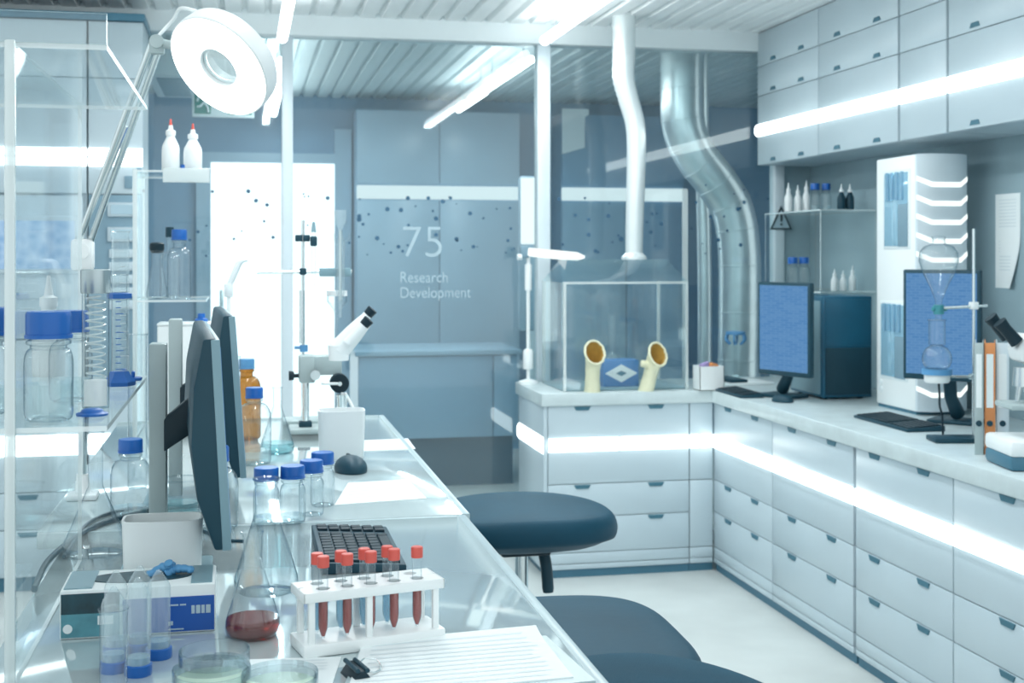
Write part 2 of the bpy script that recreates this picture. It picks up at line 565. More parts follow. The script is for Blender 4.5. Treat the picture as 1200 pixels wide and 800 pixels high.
# ------------------------------------------------------------------ lamps
def ceiling_lamp(label, x, z, y0, y1, group=None, r=0.022, hang=0.08, power=None, ceil=CEIL):
    t = thing('ceiling_lamp', label, 'ceiling light', (x, (y0 + y1) / 2, z), 0, group)
    L = (y1 - y0) / 2
    m = MB(); m.tube([(0, -L, 0), (0, -L + 0.006, 0), (0, L - 0.006, 0), (0, L, 0)], [r * 0.8, r, r, r * 0.8], 16)
    m.build('tube', 'tube', t)
    m = MB()
    for s in (-0.7, 0.7):
        m.cyl((0, s * L, r * 0.9), (0, s * L, ceil - z + 0.004), 0.004, seg=8)
    m.build('suspension_rod', 'steel', t)
    li = bpy.data.lights.new('lamp_light', 'AREA')
    li.shape = 'RECTANGLE'
    li.size = 2 * r
    li.size_y = 2 * L
    li.energy = (power or LAMP_POWER) * (y1 - y0)
    li.color = (0.94, 0.99, 1.0)
    lo = bpy.data.objects.new('lamp_light', li)
    lo.location = (0, 0, -r - 0.004)
    lo.parent = t
    COL.objects.link(lo)
    lu = li.copy()
    lu.energy = li.energy * 0.28
    up = bpy.data.objects.new('lamp_uplight', lu)
    up.location = (0, 0, r + 0.004)
    up.rotation_euler = (PI, 0, 0)
    up.parent = t
    COL.objects.link(up)
    return t

ceiling_lamp('long white tube lamp hanging above the window end of the left bench', 0.162, 2.315, 4.1, 5.5, hang=0.17)
ceiling_lamp('long diagonal white tube lamp ending above the glass partition header', 1.36, 2.385, 4.2, PY - 0.2)
for x, y0, y1, w in ((0.162, 2.3, 3.95, 'bench'), (1.36, 2.3, 4.05, 'aisle')):  # unseen tubes added for more room light, continuing the two rows
    ceiling_lamp('white tube lamp added overhead in the row above the %s, outside the photo frame' % w, x, 2.385, y0, y1,
                 'added overhead lamps nearer than the photo frame, %s row' % w)
ceiling_lamp('short white tube behind the glass just below the header, beside the ring magnifier', 0.185, 2.36, 6.45, 7.5, power=5, ceil=CEIL2)
ceiling_lamp('white tube behind the glass, lower end of the upright line beside the magnifier', 0.205, 2.36, 7.58, 8.9, power=5, ceil=CEIL2)
ceiling_lamp('diagonal white tube lamp behind the glass, upper of the pair above the lettering', 1.39, 2.36, 6.15, 7.35, r=0.019, power=5, ceil=CEIL2)
ceiling_lamp('diagonal white tube lamp behind the glass, lower of the pair above the lettering', 1.405, 2.36, 7.47, 8.42, r=0.019, power=5, ceil=CEIL2)

# ------------------------------------------------------------------ cabinets
def grip(m, cx, w, z_top, h, up=False):
    """trapezoid grip recess in the local x,z plane, on the front at y=0"""
    z0, z1 = (z_top, z_top - h) if not up else (z_top, z_top + h)
    m.prism([(cx - w / 2, z0), (cx + w / 2, z0), (cx + w / 2 - h * 0.55, z1), (cx - w / 2 + h * 0.55, z1)], -0.0035, 0.001)

def light_strip(parent, x0, x1, z, h=0.058):
    m = MB()
    n = 6
    for sgn in (1, -1):
        poly = [(-0.0, 0.0025), (-0.018, 0.0025)]
        for k in range(1, n + 1):
            a = k / n * PI / 2
            poly.append((-0.018 * math.cos(a), h / 2 * math.sin(a)))
        poly = [(p[0], p[1] * sgn) for p in poly]
        # profile lies in y,z: extrude along x
        t = Matrix(((0, 1, 0, 0), (1, 0, 0, 0), (0, 0, 1, z), (0, 0, 0, 1)))
        m.prism(poly, x0, (x0 + x1) / 2 - 0.006, t)
        m.prism(poly, (x0 + x1) / 2 + 0.006, x1, t)
    return m.build('light_strip', 'strip', parent)

def cabinet(name, label, loc, rz, w, d, z0, z1, fronts, grips, strip=None, plinth=0.0, group=None, plates=(), front_name='drawer'):
    """local x runs along the front, +y into the cabinet, fronts at y=0; fronts: (z_low, z_high, grip or None)"""
    t = thing(name, label, 'cabinet', loc, rz, group)
    m = MB(); m.box((0.0, 0.018, z0 + plinth), (w, d, z1)); m.build('body', 'cabinet_side', t)
    if plinth:
        m = MB(); m.box((0, 0.012, 0.0), (w, d, plinth)); m.build('plinth', 'plinth', t)  # dark blue put in for the shadow gap at the floor
    for a, c, g in fronts:
        m = MB(); m.box((0.002, 0.0, a + 0.0015), (w - 0.002, 0.017, c - 0.0015), 0.0015)
        dr = m.build(front_name, 'cabinet', t)
        if g:
            for gx in grips:
                m = MB(); grip(m, gx * w, 0.075 if g == 'top' else 0.06, c - 0.004 if g == 'top' else a + 0.012, 0.017, g != 'top')
                m.build('handle', 'handle', dr)
    if strip:
        light_strip(t, 0.004, w - (0.022 if name == 'corner_cabinet' else 0.004), strip)
    return t

BASE_FRONTS = [(0.575, 0.745, 'top'), (0.405, 0.575, None), (0.263, 0.405, 'top'), (0.108, 0.263, 'top'), (0.06, 0.108, None), (0.035, 0.06, None)]
RX = 2.041
yb = [5.37] + [on_x(u, RX).y for u in (905, 1002.5, 1117)] + [2.50, 1.90]
names = ['white drawer cabinet under right worktop, nearest the inner corner',
         'white drawer cabinet under right worktop, second from the inner corner',
         'white drawer cabinet under right worktop, third from the inner corner, below the dark keyboard',
         'white drawer cabinet under right worktop, at the right edge below the binders',
         'white drawer cabinet under right worktop, nearest the camera beyond the frame']
for k in range(5):
    w = yb[k] - yb[k + 1]
    gap = 0.016 if k == 1 else 0.002
    cabinet('drawer_cabinet', names[k], (RX, yb[k] - 0.001, 0), -PI / 2, w - gap, 0.68, 0, 0.745, BASE_FRONTS,
            ((0.27, 0.73), (0.27, 0.76), (0.22, 0.73), (0.3, 0.72), (0.3, 0.7))[k], 0.575, 0.035)
BX0, BX1, BY = on_y(637, 5.37).x, on_y(808, 5.37).x, 5.37
cabinet('drawer_cabinet', 'white drawer cabinet below the clear fume box, facing the camera', (BX0 + 0.018, BY, 0), 0, BX1 - BX0 - 0.019, 0.50, 0, 0.745,
        BASE_FRONTS, (0.24, 0.76), 0.575, 0.035)
cabinet('corner_cabinet', 'narrow white corner panel without handles between the two drawer runs', (BX1, BY, 0), 0, RX - BX1 - 0.002, 0.50, 0, 0.745,
        [(0.575, 0.745, None), (0.405, 0.575, None), (0.108, 0.405, None), (0.06, 0.108, None), (0.035, 0.06, None)], (), 0.575, 0.035)
# side of the back run
t = thing('end_panel', 'white end panel closing the left side of the fume box cabinet', 'panel', (BX0, BY, 0))
m = MB(); m.box((0.0, -0.002, 0.035), (0.017, 0.505, 0.745), 0.002); m.build('panel_board', 'cabinet', t)
m = MB()
for sg in (1, -1):
    m.prism([(0.0, 0.575 + sg * 0.002), (-0.011, 0.575 + sg * 0.002), (-0.009, 0.575 + sg * 0.024), (0.0, 0.575 + sg * 0.036)], 0.004, 0.50)
m.build('light_strip', 'strip', t)
# worktops
def worktop(label, poly, z0=0.745, z1=0.80):
    m = MB()
    tm = bmesh.new()
    a = [tm.verts.new((x, y, z0)) for x, y in poly]; c = [tm.verts.new((x, y, z1)) for x, y in poly]
    n = len(poly)
    tm.faces.new(a[::-1]); tm.faces.new(c)
    for k in range(n):
        j = (k + 1) % n
        tm.faces.new((a[k], a[j], c[j], c[k]))
    bmesh.ops.recalc_face_normals(tm, faces=tm.faces)
    bmesh.ops.bevel(tm, geom=list(tm.edges), offset=0.004, segments=2, affect='EDGES', profile=0.5)
    m.merge(tm)
    return tag(m.build('worktop', 'worktop'), label, 'worktop')
worktop('pale grey L-shaped worktop over the white drawer cabinets', [(BX0 - 0.012, BY - 0.012), (RX - 0.012, BY - 0.012), (RX - 0.012, 1.9), (WX - 0.001, 1.9), (WX - 0.001, 5.90), (BX0 - 0.012, 5.90)])

# wall cabinets above the right worktop
UX = 2.47
UB, UL1, UL2 = 1.835, 2.172, 2.316
UF = [(UB, UL1, 'bottom'), (UL1, UL2, 'bottom'), (UL2, CEIL - 0.004, 'bottom')]
yu = [on_x(u, UX).y for u in (887.5, 959, 1054, 1111, 1215)]
yu.append(yu[-1] - 0.75)
un = ['white wall cabinet at the far end of the upper row, beside the glass partition',
      'white wall cabinet, second from the glass partition, with two grips per door',
      'narrow white wall cabinet without grips above the tall white instrument',
      'white wall cabinet at the right edge above the paper on the wall',
      'white wall cabinet nearest the camera, beyond the frame']
for k in range(5):
    w = yu[k] - yu[k + 1]
    cabinet('wall_cabinet', un[k], (UX, yu[k] - 0.001, 0), -PI / 2, w - (0.012 if k in (1, 2) else 0.002), WX - UX - 0.001, UB, CEIL - 0.004,
            UF if k != 2 else [(a, c, None) for a, c, g in UF], ((0.28, 0.74), (0.26, 0.76), (), (0.33,), (0.3, 0.7))[k], 2.006, 0, front_name='cabinet_door')

# tall equipment wall on the left
LY = 5.60
lx0, lx1, lx2 = -2.2, on_y(103, LY).x, on_y(167, LY).x
def ly(u, v):
    return on_y(u, LY, v)
t = thing('equipment_cabinet', 'tall pale equipment cabinet with blue display window, far left', 'cabinet', (0, LY, 0))
m = MB(); m.box((lx0, 0.02, 0.06), (lx1 - 0.004, 0.34, 2.38)); m.build('body', 'cabinet_side', t)
m = MB(); m.box((lx0, 0.03, 0), (lx1 - 0.004, 0.34, 0.06)); m.build('plinth', 'plinth', t)
for z0, z1 in ((2.27, 2.375), (2.14, 2.267), (1.81, 2.137), (1.655, 1.807)):
    m = MB(); m.box((lx0, 0, z0), (lx1 - 0.006, 0.02, z1), 0.002); m.build('front_panel', 'cabinet', t)
m = MB(); m.box((lx0, 0.0, 1.05), (lx1 - 0.02, 0.02, 1.645), 0.003); fr = m.build('window_panel', 'cabinet_side', t)
s0, s1 = ly(-60, 258), ly(88, 315)
m = MB(); m.box((s0.x - 0.02, -0.012, s1.z - 0.02), (s1.x + 0.02, 0.001, s0.z + 0.02), 0.012); m.build('window_frame', 'cabinet', fr)
m = MB(); m.box((s0.x, -0.0165, s1.z), (s1.x, -0.011, s0.z), 0.004); m.build('display_window', 'screen_map', fr)
h0, h1 = ly(20, 326), ly(65, 350)
m = MB(); m.box((h0.x, -0.008, h1.z), (h1.x, 0.002, h0.z), 0.004); m.build('hatch', 'cabinet', fr)
m = MB()
for u in (21, 54):
    q = ly(u, 344); m.cyl((q.x, -0.012, q.z), (q.x, -0.006, q.z), 0.006, seg=12)
m.build('latch', 'slate', fr)
for z0, z1, g in ((0.61, 1.045, 0), (0.415, 0.607, 0), (0.26, 0.412, 1), (0.065, 0.257, 1)):
    m = MB(); m.box((lx0, 0, z0), (lx1 - 0.006, 0.02, z1), 0.002); d_ = m.build('drawer', 'cabinet', t)
    if g:
        for u in (33, -70):
            m = MB(); grip(m, ly(u, 400).x, 0.085, z1 - 0.008, 0.02); m.build('handle', 'handle', d_)
light_strip(t, lx0, lx1 - 0.006, 1.807, 0.075)
light_strip(t, lx0, lx1 - 0.006, 0.607, 0.085)
t = thing('control_cabinet', 'narrow tall control cabinet with stacked small displays beside the glass partition', 'cabinet', (0, LY, 0))
m = MB(); m.box((lx1, 0.02, 0.06), (lx2, 0.34, 2.38)); m.build('body', 'cabinet_side', t)
m = MB(); m.box((lx1, 0.03, 0), (lx2, 0.34, 0.06)); m.build('plinth', 'plinth', t)
for z0, z1 in ((2.14, 2.375), (1.81, 2.137), (1.655, 1.807), (0.61, 0.86), (0.26, 0.607), (0.065, 0.257)):
    m = MB(); m.box((lx1 + 0.002, 0, z0), (lx2, 0.02, z1), 0.002); m.build('front_panel', 'cabinet', t)
m = MB(); m.box((lx1 + 0.002, 0.004, 0.865), (lx2, 0.02, 1.65), 0.002); m.build('control_panel', 'slate', t)
for va, vb, mt in ((237, 254, 'sky_glow'), (266, 283, 'sky_glow')):
    a_, c_ = ly(126, va), ly(162, vb)
    m = MB(); m.box((a_.x, -0.008, c_.z), (c_.x, 0.006, a_.z), 0.003); d_ = m.build('display', 'cabinet_side', t)
    a_, c_ = ly(130, va + 3), ly(158, vb - 3)
    m = MB(); m.box((a_.x, -0.011, c_.z), (c_.x, -0.006, a_.z), 0.002); m.build('display_glass', mt, d_)
for k in range(5):
    a_, c_ = ly(128, 292 + k * 15), ly(160, 302 + k * 15)
    m = MB(); m.box((a_.x, -0.006, c_.z), (c_.x, 0.006, a_.z), 0.002); m.build('module_front', 'cabinet', t)
for u0, v0, u1, v1 in ((147, 179, 159, 191), (146, 206, 158, 221), (160, 196, 170, 203)):
    a_, c_ = ly(u0, v0), ly(min(u1, 166), v1)
    m = MB(); m.box((a_.x, -0.006, c_.z), (c_.x, 0.004, a_.z), 0.002); m.build('label_square', 'slate', t)
light_strip(t, lx1 + 0.002, lx2, 1.807, 0.075)
light_strip(t, lx1 + 0.002, lx2, 0.607, 0.085)
m = MB(); m.box((lx0, LY - 0.012, 2.38), (lx2 + 0.01, LY + 0.34, 2.412), 0.003)
tag(m.build('cornice_board', 'plinth'), 'dark blue cornice board along the top of the left equipment cabinets', 'board')

# ------------------------------------------------------------------ beyond the glass
def far(u, v, y):
    return on_y(u, y, v)
yb2 = 7.60
t = thing('storage_counter', 'blue counter beyond the glass partition, below the lettering', 'counter', (0, yb2, 0))
x0, x1 = far(420, 500, yb2).x, far(607, 500, yb2).x
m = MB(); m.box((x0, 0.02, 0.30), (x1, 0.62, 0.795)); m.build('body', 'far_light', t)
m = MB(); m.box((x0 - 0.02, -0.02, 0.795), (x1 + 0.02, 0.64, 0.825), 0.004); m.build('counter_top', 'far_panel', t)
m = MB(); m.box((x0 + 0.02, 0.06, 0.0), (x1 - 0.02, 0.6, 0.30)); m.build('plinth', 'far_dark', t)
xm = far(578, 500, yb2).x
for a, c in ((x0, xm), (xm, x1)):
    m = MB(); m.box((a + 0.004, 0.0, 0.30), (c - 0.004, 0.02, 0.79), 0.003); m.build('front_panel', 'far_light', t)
# tall panels on the far wall
xa, xb = far(415, 300, 9.22).x, far(602, 300, 9.22).x
t = thing('tall_locker', 'tall pale blue locker behind the glass lettering', 'locker', (0, 9.0, 0))
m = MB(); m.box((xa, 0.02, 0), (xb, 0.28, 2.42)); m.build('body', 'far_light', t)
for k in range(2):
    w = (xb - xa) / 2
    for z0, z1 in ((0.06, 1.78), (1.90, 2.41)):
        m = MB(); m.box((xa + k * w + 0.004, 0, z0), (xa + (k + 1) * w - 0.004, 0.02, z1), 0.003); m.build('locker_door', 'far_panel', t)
m = MB(); m.box((xa, -0.014, 1.79), (xb, 0.02, 1.885), 0.008); m.build('light_strip', 'reflection_band', t)  # glow band added in place of a strip reflected in the glass
xa, xb = far(650, 300, 9.22).x, far(790, 300, 9.22).x
t = thing('tall_locker', 'tall dark blue locker beyond the glass, behind the fume box and its duct', 'locker', (0, 9.0, 0))
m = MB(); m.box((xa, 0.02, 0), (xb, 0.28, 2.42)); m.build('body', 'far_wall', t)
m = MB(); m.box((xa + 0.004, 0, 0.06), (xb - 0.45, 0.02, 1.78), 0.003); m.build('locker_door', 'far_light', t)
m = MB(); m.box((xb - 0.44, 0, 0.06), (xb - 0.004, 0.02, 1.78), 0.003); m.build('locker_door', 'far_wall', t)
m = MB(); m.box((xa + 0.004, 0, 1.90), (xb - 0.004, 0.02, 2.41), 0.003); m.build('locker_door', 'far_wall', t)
m = MB(); m.box((xa, -0.014, 1.79), (xb, 0.02, 1.885), 0.008); m.build('light_strip', 'reflection_band', t)  # same added glow band, standing for the reflection in the glass
# notice sheet beyond the glass
a_, c_ = far(659, 127, 8.985), far(690, 181, 8.985)
m = MB(); m.prism([(a_.x, c_.z), (c_.x - 0.03, c_.z + 0.05), (c_.x - 0.03, a_.z - 0.06), (c_.x, a_.z - 0.04), (c_.x, a_.z), (a_.x, a_.z)], 8.985, 8.9985)
tag(m.build('notice_sheet', 'beam'), 'white notice sheet high on the far dark locker, right of the middle post', 'notice')
# glowing upright panel added to imitate light blobs reflected behind the middle post
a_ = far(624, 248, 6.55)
t = thing('reflection_panel', 'upright glowing panel added for reflected light behind the middle post of the partition', 'lamp', (a_.x, 6.55, 0))
m = MB(); m.box((-0.012, 0.0, 0), (0.012, 0.03, 1.02), 0.004); m.build('glow_stand', 'post', t)
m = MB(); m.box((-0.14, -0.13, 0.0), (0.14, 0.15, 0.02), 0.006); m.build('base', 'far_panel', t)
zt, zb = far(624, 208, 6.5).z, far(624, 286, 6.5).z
m = MB(); m.box((-0.075, -0.02, 1.0), (0.095, 0.03, zt + 0.01), 0.02); m.build('glow_panel_body', 'far_panel', t)
m = MB(); m.box((-0.068, -0.03, zb), (0.088, -0.018, zt), 0.02, seg=4); m.build('glow_face', 'ring', t)
# exit sign
a_, c_ = far(225, 94, 7.2), far(298, 138, 7.2)
t = thing('exit_sign', 'green and white exit sign with running figure, hanging behind the ring magnifier', 'sign', ((a_.x + c_.x) / 2, 7.2, c_.z))
w, h = c_.x - a_.x, a_.z - c_.z
m = MB(); m.box((-w / 2, 0, 0), (w / 2, 0.03, h), 0.004); m.build('housing', 'beam', t)
m = MB(); m.box((-w * 0.46, -0.003, h * 0.08), (-w * 0.2, 0.002, h * 0.92)); m.box((w * 0.08, -0.003, h * 0.08), (w * 0.46, 0.002, h * 0.92)); m.build('green_field', 'green', t)
m = MB()
m.cyl((-w * 0.31, -0.006, h * 0.74), (-w * 0.31, -0.003, h * 0.74), 0.013, seg=14)
for pts in ([(-0.33, .62), (-0.30, .38)], [(-0.30, .40), (-0.25, .25), (-0.24, .12)], [(-0.31, .40), (-0.37, .28), (-0.42, .28)], [(-0.32, .60), (-0.26, .52), (-0.23, .58)], [(-0.33, .60), (-0.40, .52), (-0.42, .42)]):
    m.tube([(w * x, -0.0045, h * z) for x, z in pts], 0.006, 8)
m.build('running_figure', 'beam', t)
m = MB(); m.prism([(w * .12, h * .45), (w * .26, h * .45), (w * .26, h * .25), (w * .40, h * .5), (w * .26, h * .75), (w * .26, h * .55), (w * .12, h * .55)], -0.006, -0.002); m.build('arrow', 'beam', t)
m = MB()
for x in (-0.3, 0.3):
    m.cyl((w * x, 0.015, h - 0.004), (w * x, 0.015, CEIL2 - a_.z + h + 0.01), 0.006, seg=8)
m.build('hanger_rod', 'steel', t)
# ceiling vent
a_, c_ = far(184, 74, 7.9), far(224, 104, 7.9)
q = far(205, 84, 7.6)
t = thing('ceiling_vent', 'grey square ceiling vent behind the ring magnifier', 'vent', (q.x, 7.6, 2.36))
m = MB(); m.box((-0.13, -0.5, 0), (0.13, 0.5, 0.19), 0.01); m.build('housing', 'post', t)
m = MB(); m.box((-0.08, -0.4, -0.006), (0.08, 0.4, 0.002), 0.003); m.build('grille', 'slate', t)

# fume box exhaust duct: hose in front, big steel duct behind the glass
def duct(name, label, pts, rads, mat, ribs=0.0, flange=None):
    P = smooth_path(pts, 12)
    R = []
    n = len(P)
    for i in range(n):
        f = i / (n - 1) * (len(rads) - 1)
        k = min(int(f), len(rads) - 2)
        R.append(rads[k] + (rads[k + 1] - rads[k]) * (f - k))
    t = thing(name, label, 'duct', P[-1])
    P = [p - P[-1] for p in P]
    m = MB(); m.tube(P, R, 28); m.build('duct_pipe', mat, t)
    if flange:
        m = MB(); m.lathe([(0, 0), (flange, 0), (flange, 0.012), (rads[-1] * 1.05, 0.03), (0, 0.03)], 28); m.build('flange', 'ductw', t)
    if ribs:
        m = MB()
        for i in range(4, n - 2, 9):
            d = (P[i + 1] - P[i - 1]).normalized()
            q = Matrix.Translation(P[i]) @ d.to_track_quat('Z', 'Y').to_matrix().to_4x4()
            m.lathe([(R[i] * 0.98, -0.006), (R[i] * 1.03, -0.003), (R[i] * 1.03, 0.003), (R[i] * 0.98, 0.006)], 28, q)
        m.build('seam_ring', mat, t)
    return t
HB = 5.62     # centre depth of the fume box
hz = on_y(742, HB, 304).z
pts = [on_y(u, HB + 0.02 * 0, v) for u, v in ((731, 33), (731, 62), (731, 92), (737, 118), (745, 150), (745.5, 200), (744, 250), (743, 304))]
pts[0].z = CEIL + 0.02
pts[-1].z = hz
duct('exhaust_hose', 'slim white exhaust hose bending down onto the clear fume box', pts, [0.052, 0.052, 0.050, 0.046, 0.045, 0.043, 0.041, 0.039], 'ductw', 0, 0.058)
pts = [far(u, v, 6.45) for u, v in ((800, 52), (799, 100), (801, 148), (815, 182), (838, 212), (858, 245), (866, 290), (867, 360), (866, 440))]
pts[0].z = CEIL2 + 0.02
pts.append(Vector((pts[-1].x, 6.45, 0.0)))
duct('steel_duct', 'thick curved silver duct behind the right-hand partition glass', pts, [0.115] * 3 + [0.112] * 6 + [0.11], 'duct', 0.1)
pts = [far(u, v, 6.75) for u, v in ((822, 60), (822, 130), (824, 220), (826, 330), (826, 430))]
pts[0].z = CEIL2 + 0.02
pts.append(Vector((pts[-1].x, 6.75, 0.0)))
duct('steel_pipe', 'thin straight steel pipe standing behind the thick curved duct', pts, [0.04] * 6, 'duct', 0)

# ------------------------------------------------------------------ clear fume box with gloves on the back worktop
FY = 5.43
fx0, fx1 = on_y(660, FY).x, on_y(806, FY).x
fz1 = on_y(730, FY, 331).z
t = thing('fume_box', 'clear acrylic fume box with glove ports on the back worktop', 'glove box', (fx0, FY, 0.80))
W, D, H = fx1 - fx0, 0.40, fz1 - 0.80
m = MB()
m.panel((0, 0, 0), (W, 0.006, H)); m.build('front_panel', ['acrylic', 'acryledge'], t)
for xx in (0, W - 0.006):
    m = MB(); m.panel((xx, 0.006, 0), (xx + 0.006, D - 0.006, H)); m.build('side_panel', ['acrylic', 'acryledge'], t)
m = MB(); m.panel((0, D - 0.006, 0), (W, D, H)); m.build('rear_panel', ['acrylic', 'acryledge'], t)
m = MB()
m.box((0, -0.006, 0), (0.012, 0.006, H)); m.box((W - 0.012, -0.006, 0), (W, 0.006, H)); m.box((W - 0.012, D - 0.012, 0), (W, D + 0.002, H)); m.box((0, D - 0.012, 0), (0.012, D + 0.002, H))
m.box((0, -0.004, H - 0.006), (W, 0.006, H + 0.004)); m.build('corner_strip', 'acryledge', t)
# tapered top
hx0, hx1 = on_y(678, FY + 0.19).x - fx0, on_y(776, FY + 0.19).x - fx0
cxh = pts[0].x
tb = bmesh.new()
hh = hz - 0.80
qx = on_y(743, HB).x - fx0
lo = [(0, 0, H), (W, 0, H), (W, D, H), (0, D, H)]
hi = [(0.05, 0.13, hh), (W - 0.05, 0.13, hh), (W - 0.05, 0.27, hh), (0.05, 0.27, hh)]
L_ = [tb.verts.new(p) for p in lo]; H_ = [tb.verts.new(p) for p in hi]
for k in range(4):
    j = (k + 1) % 4
    tb.faces.new((L_[k], L_[j], H_[j], H_[k]))
tb.faces.new(H_)
m = MB(); m.merge(tb)
m.build('tapered_top', 'pane', t)
m = MB(); m.box((0.0, 0.0, 0.0), (W, D, 0.006), 0.002); m.build('floor_tray', 'greyblue', t)
# glove ports: gauntlets turned out of the front
def gauntlet(label, u, v_open, tilt, thumb, ubase):
    pb = on_y(ubase, FY - 0.03, 449)
    po = on_y(u, FY - 0.075, v_open)
    g = thing('rubber_gauntlet', label, 'glove', (pb.x, FY - 0.03, 0.80))
    a = Vector((0, 0, 0.0)); e = Vector((po.x - pb.x, -0.045, po.z - 0.80))
    nrm = Vector((tilt, -0.86, 0.42)).normalized()
    path = smooth_path([a, a.lerp(e, 0.45) + Vector((0, 0.012, 0)), a.lerp(e, 0.80) + Vector((0, 0.012, 0.0)), e], 8)
    n = len(path)
    # outer shell: rings that turn from upright to facing the camera
    for part, sc, mt in (('sleeve', 1.0, 'rubber'), ('lining', 0.88, 'ochre')):
        t_ = bmesh.new(); rings = []
        for i, p in enumerate(path):
            f = i / (n - 1)
            d = Vector((0, 0, 1)).lerp(nrm, max(0, (f - 0.35) / 0.65) ** 1.2).normalized()
            sx = Vector((1, 0, 0)); sx = (sx - d * sx.dot(d)).normalized(); sy = d.cross(sx)
            r = (0.034 - 0.012 * math.sin(f * PI * 0.8) * 0.4 + 0.023 * max(0, f - 0.3) ** 1.3) * sc
            if part == 'lining':
                p = p + d * (0.002 if i == n - 1 else 0)
            rings.append([t_.verts.new(p + sx * r * math.cos(2 * PI * k / 24) * (1 + 0.05 * math.sin(3 * k + i * .6)) + sy * r * 1.22 * math.sin(2 * PI * k / 24)) for k in range(24)])
        for a_r, b_r in zip(rings, rings[1:]):
            for k in range(24):
                j = (k + 1) % 24
                t_.faces.new((a_r[k], a_r[j], b_r[j], b_r[k]))
        m = MB(); m.merge(t_); o = m.build(part, mt, g)
        if part == 'sleeve':
            ring_pts = [p.co.copy() for p in []]
    # rolled rim
    d = nrm; sx = Vector((1, 0, 0)); sx = (sx - d * sx.dot(d)).normalized(); sy = d.cross(sx)
    r = 0.034 - 0.012 * math.sin(PI * 0.8) * 0.4 + 0.023 * 0.7 ** 1.3
    cc = path[-1]
    rim = [cc + sx * r * 0.97 * math.cos(2 * PI * k / 24) * (1 + 0.05 * math.sin(3 * k + (n - 1) * .6)) + sy * r * 1.19 * math.sin(2 * PI * k / 24) for k in range(25)]
    m = MB(); m.tube(rim, 0.0055, 8, cap=False); m.build('rolled_rim', 'rubber', g)
    if thumb:
        m = MB(); s = path[n // 2]
        m.tube(smooth_path([s, s + Vector((thumb * 0.03, -0.01, 0.012)), s + Vector((thumb * 0.052, -0.012, 0.018)), s + Vector((thumb * 0.058, -0.012, 0.019))], 5), [0.018] * 6 + [0.016] * 5 + [0.014] * 4 + [0.005], 12); m.build('thumb', 'rubber', g)
    return g
gauntlet('left pale yellow rubber gauntlet with ochre lining standing on the fume box front', 697, 413, 0.05, 0, 694)
gauntlet('right pale yellow rubber gauntlet with thumb stub, leaning outward on the fume box front', 771, 415, 0.28, -1, 757)
# blue tissue box with white diamond
q = on_y(706, FY + 0.12)
q2 = on_y(747, FY + 0.12)
bw = q2.x - q.x
t = thing('tissue_box', 'blue box with white diamond inside the clear fume box', 'box', (q.x, FY + 0.10, 0.8066))
bh = on_y(725, FY + 0.10, 422).z - 0.806
m = MB(); m.box((0, 0, 0), (bw, 0.10, bh), 0.003); m.build('carton', 'midblue', t)
m = MB()
m.prism([(bw * .04, bh * .5), (bw * .5, bh * .16), (bw * .96, bh * .5), (bw * .5, bh * .84)], -0.0025, 0.001)
m.build('diamond_print', 'beam', t)
m = MB(); m.prism([(bw * .34, bh * .5), (bw * .5, bh * .40), (bw * .66, bh * .5), (bw * .5, bh * .60)], -0.004, -0.002); m.build('diamond_centre', 'plinth', t)

# ------------------------------------------------------------------ glassware builders
def ribbed(k):
    return 1.0 if k % 2 else 0.965

def screw_cap(parent, r, h, z, mat, name='cap'):
    m = MB()
    m.lathe([(r * 0.93, 0), (r * 0.99, h * 0.06), (r, h * 0.12), (r, h * 0.86), (r * 0.94, h * 0.97), (0, h)], 44, Matrix.Translation((0, 0, z)), wob=ribbed)
    m.lathe([(r * 1.04, 0), (r * 1.04, h * 0.13), (r * 0.95, h * 0.15)], 44, Matrix.Translation((0, 0, z)))
    return m.build(name, mat, parent)

def bottle(label, loc, r, h, cap='blue', cr=None, ch=None, level=0.0, liquid='water', glass='glass', group=None, neck=0.0, name='reagent_bottle'):
    t = thing(name, label, 'bottle', loc, random.uniform(0, 3), group)
    cr = cr or 0.0235; ch = ch or 0.024
    nr = cr * 0.80
    zc = h - ch
    zs = zc - 0.012 - neck      # end of shoulder
    sh = min(r - nr + 0.012, zs * 0.45)
    prof = [(0, 0.006), (r * 0.55, 0.004), (r * 0.80, 0.0), (r * 0.95, 0.003), (r, 0.010), (r, zs - sh)]
    for k in range(1, 7):
        a = k / 6 * PI / 2
        prof.append((nr + (r - nr) * math.cos(a), zs - sh + sh * math.sin(a)))
    prof += [(nr, zs + neck + 0.003), (nr * 1.22, zs + neck + 0.005), (nr * 1.22, zs + neck + 0.009), (nr, zs + neck + 0.011), (nr, zc + ch * 0.8)]
    m = MB(); m.lathe(prof, 32); m.build('glass_body', glass, t)
    if level:
        lz = level * (zs - sh)
        m = MB(); m.lathe([(0, 0.008), (r * 0.9, 0.006), (r * 0.955, 0.014), (r * 0.955, lz), (0, lz)], 28); m.build('liquid', liquid, t)
    screw_cap(t, cr, ch, zc, cap)
    return t

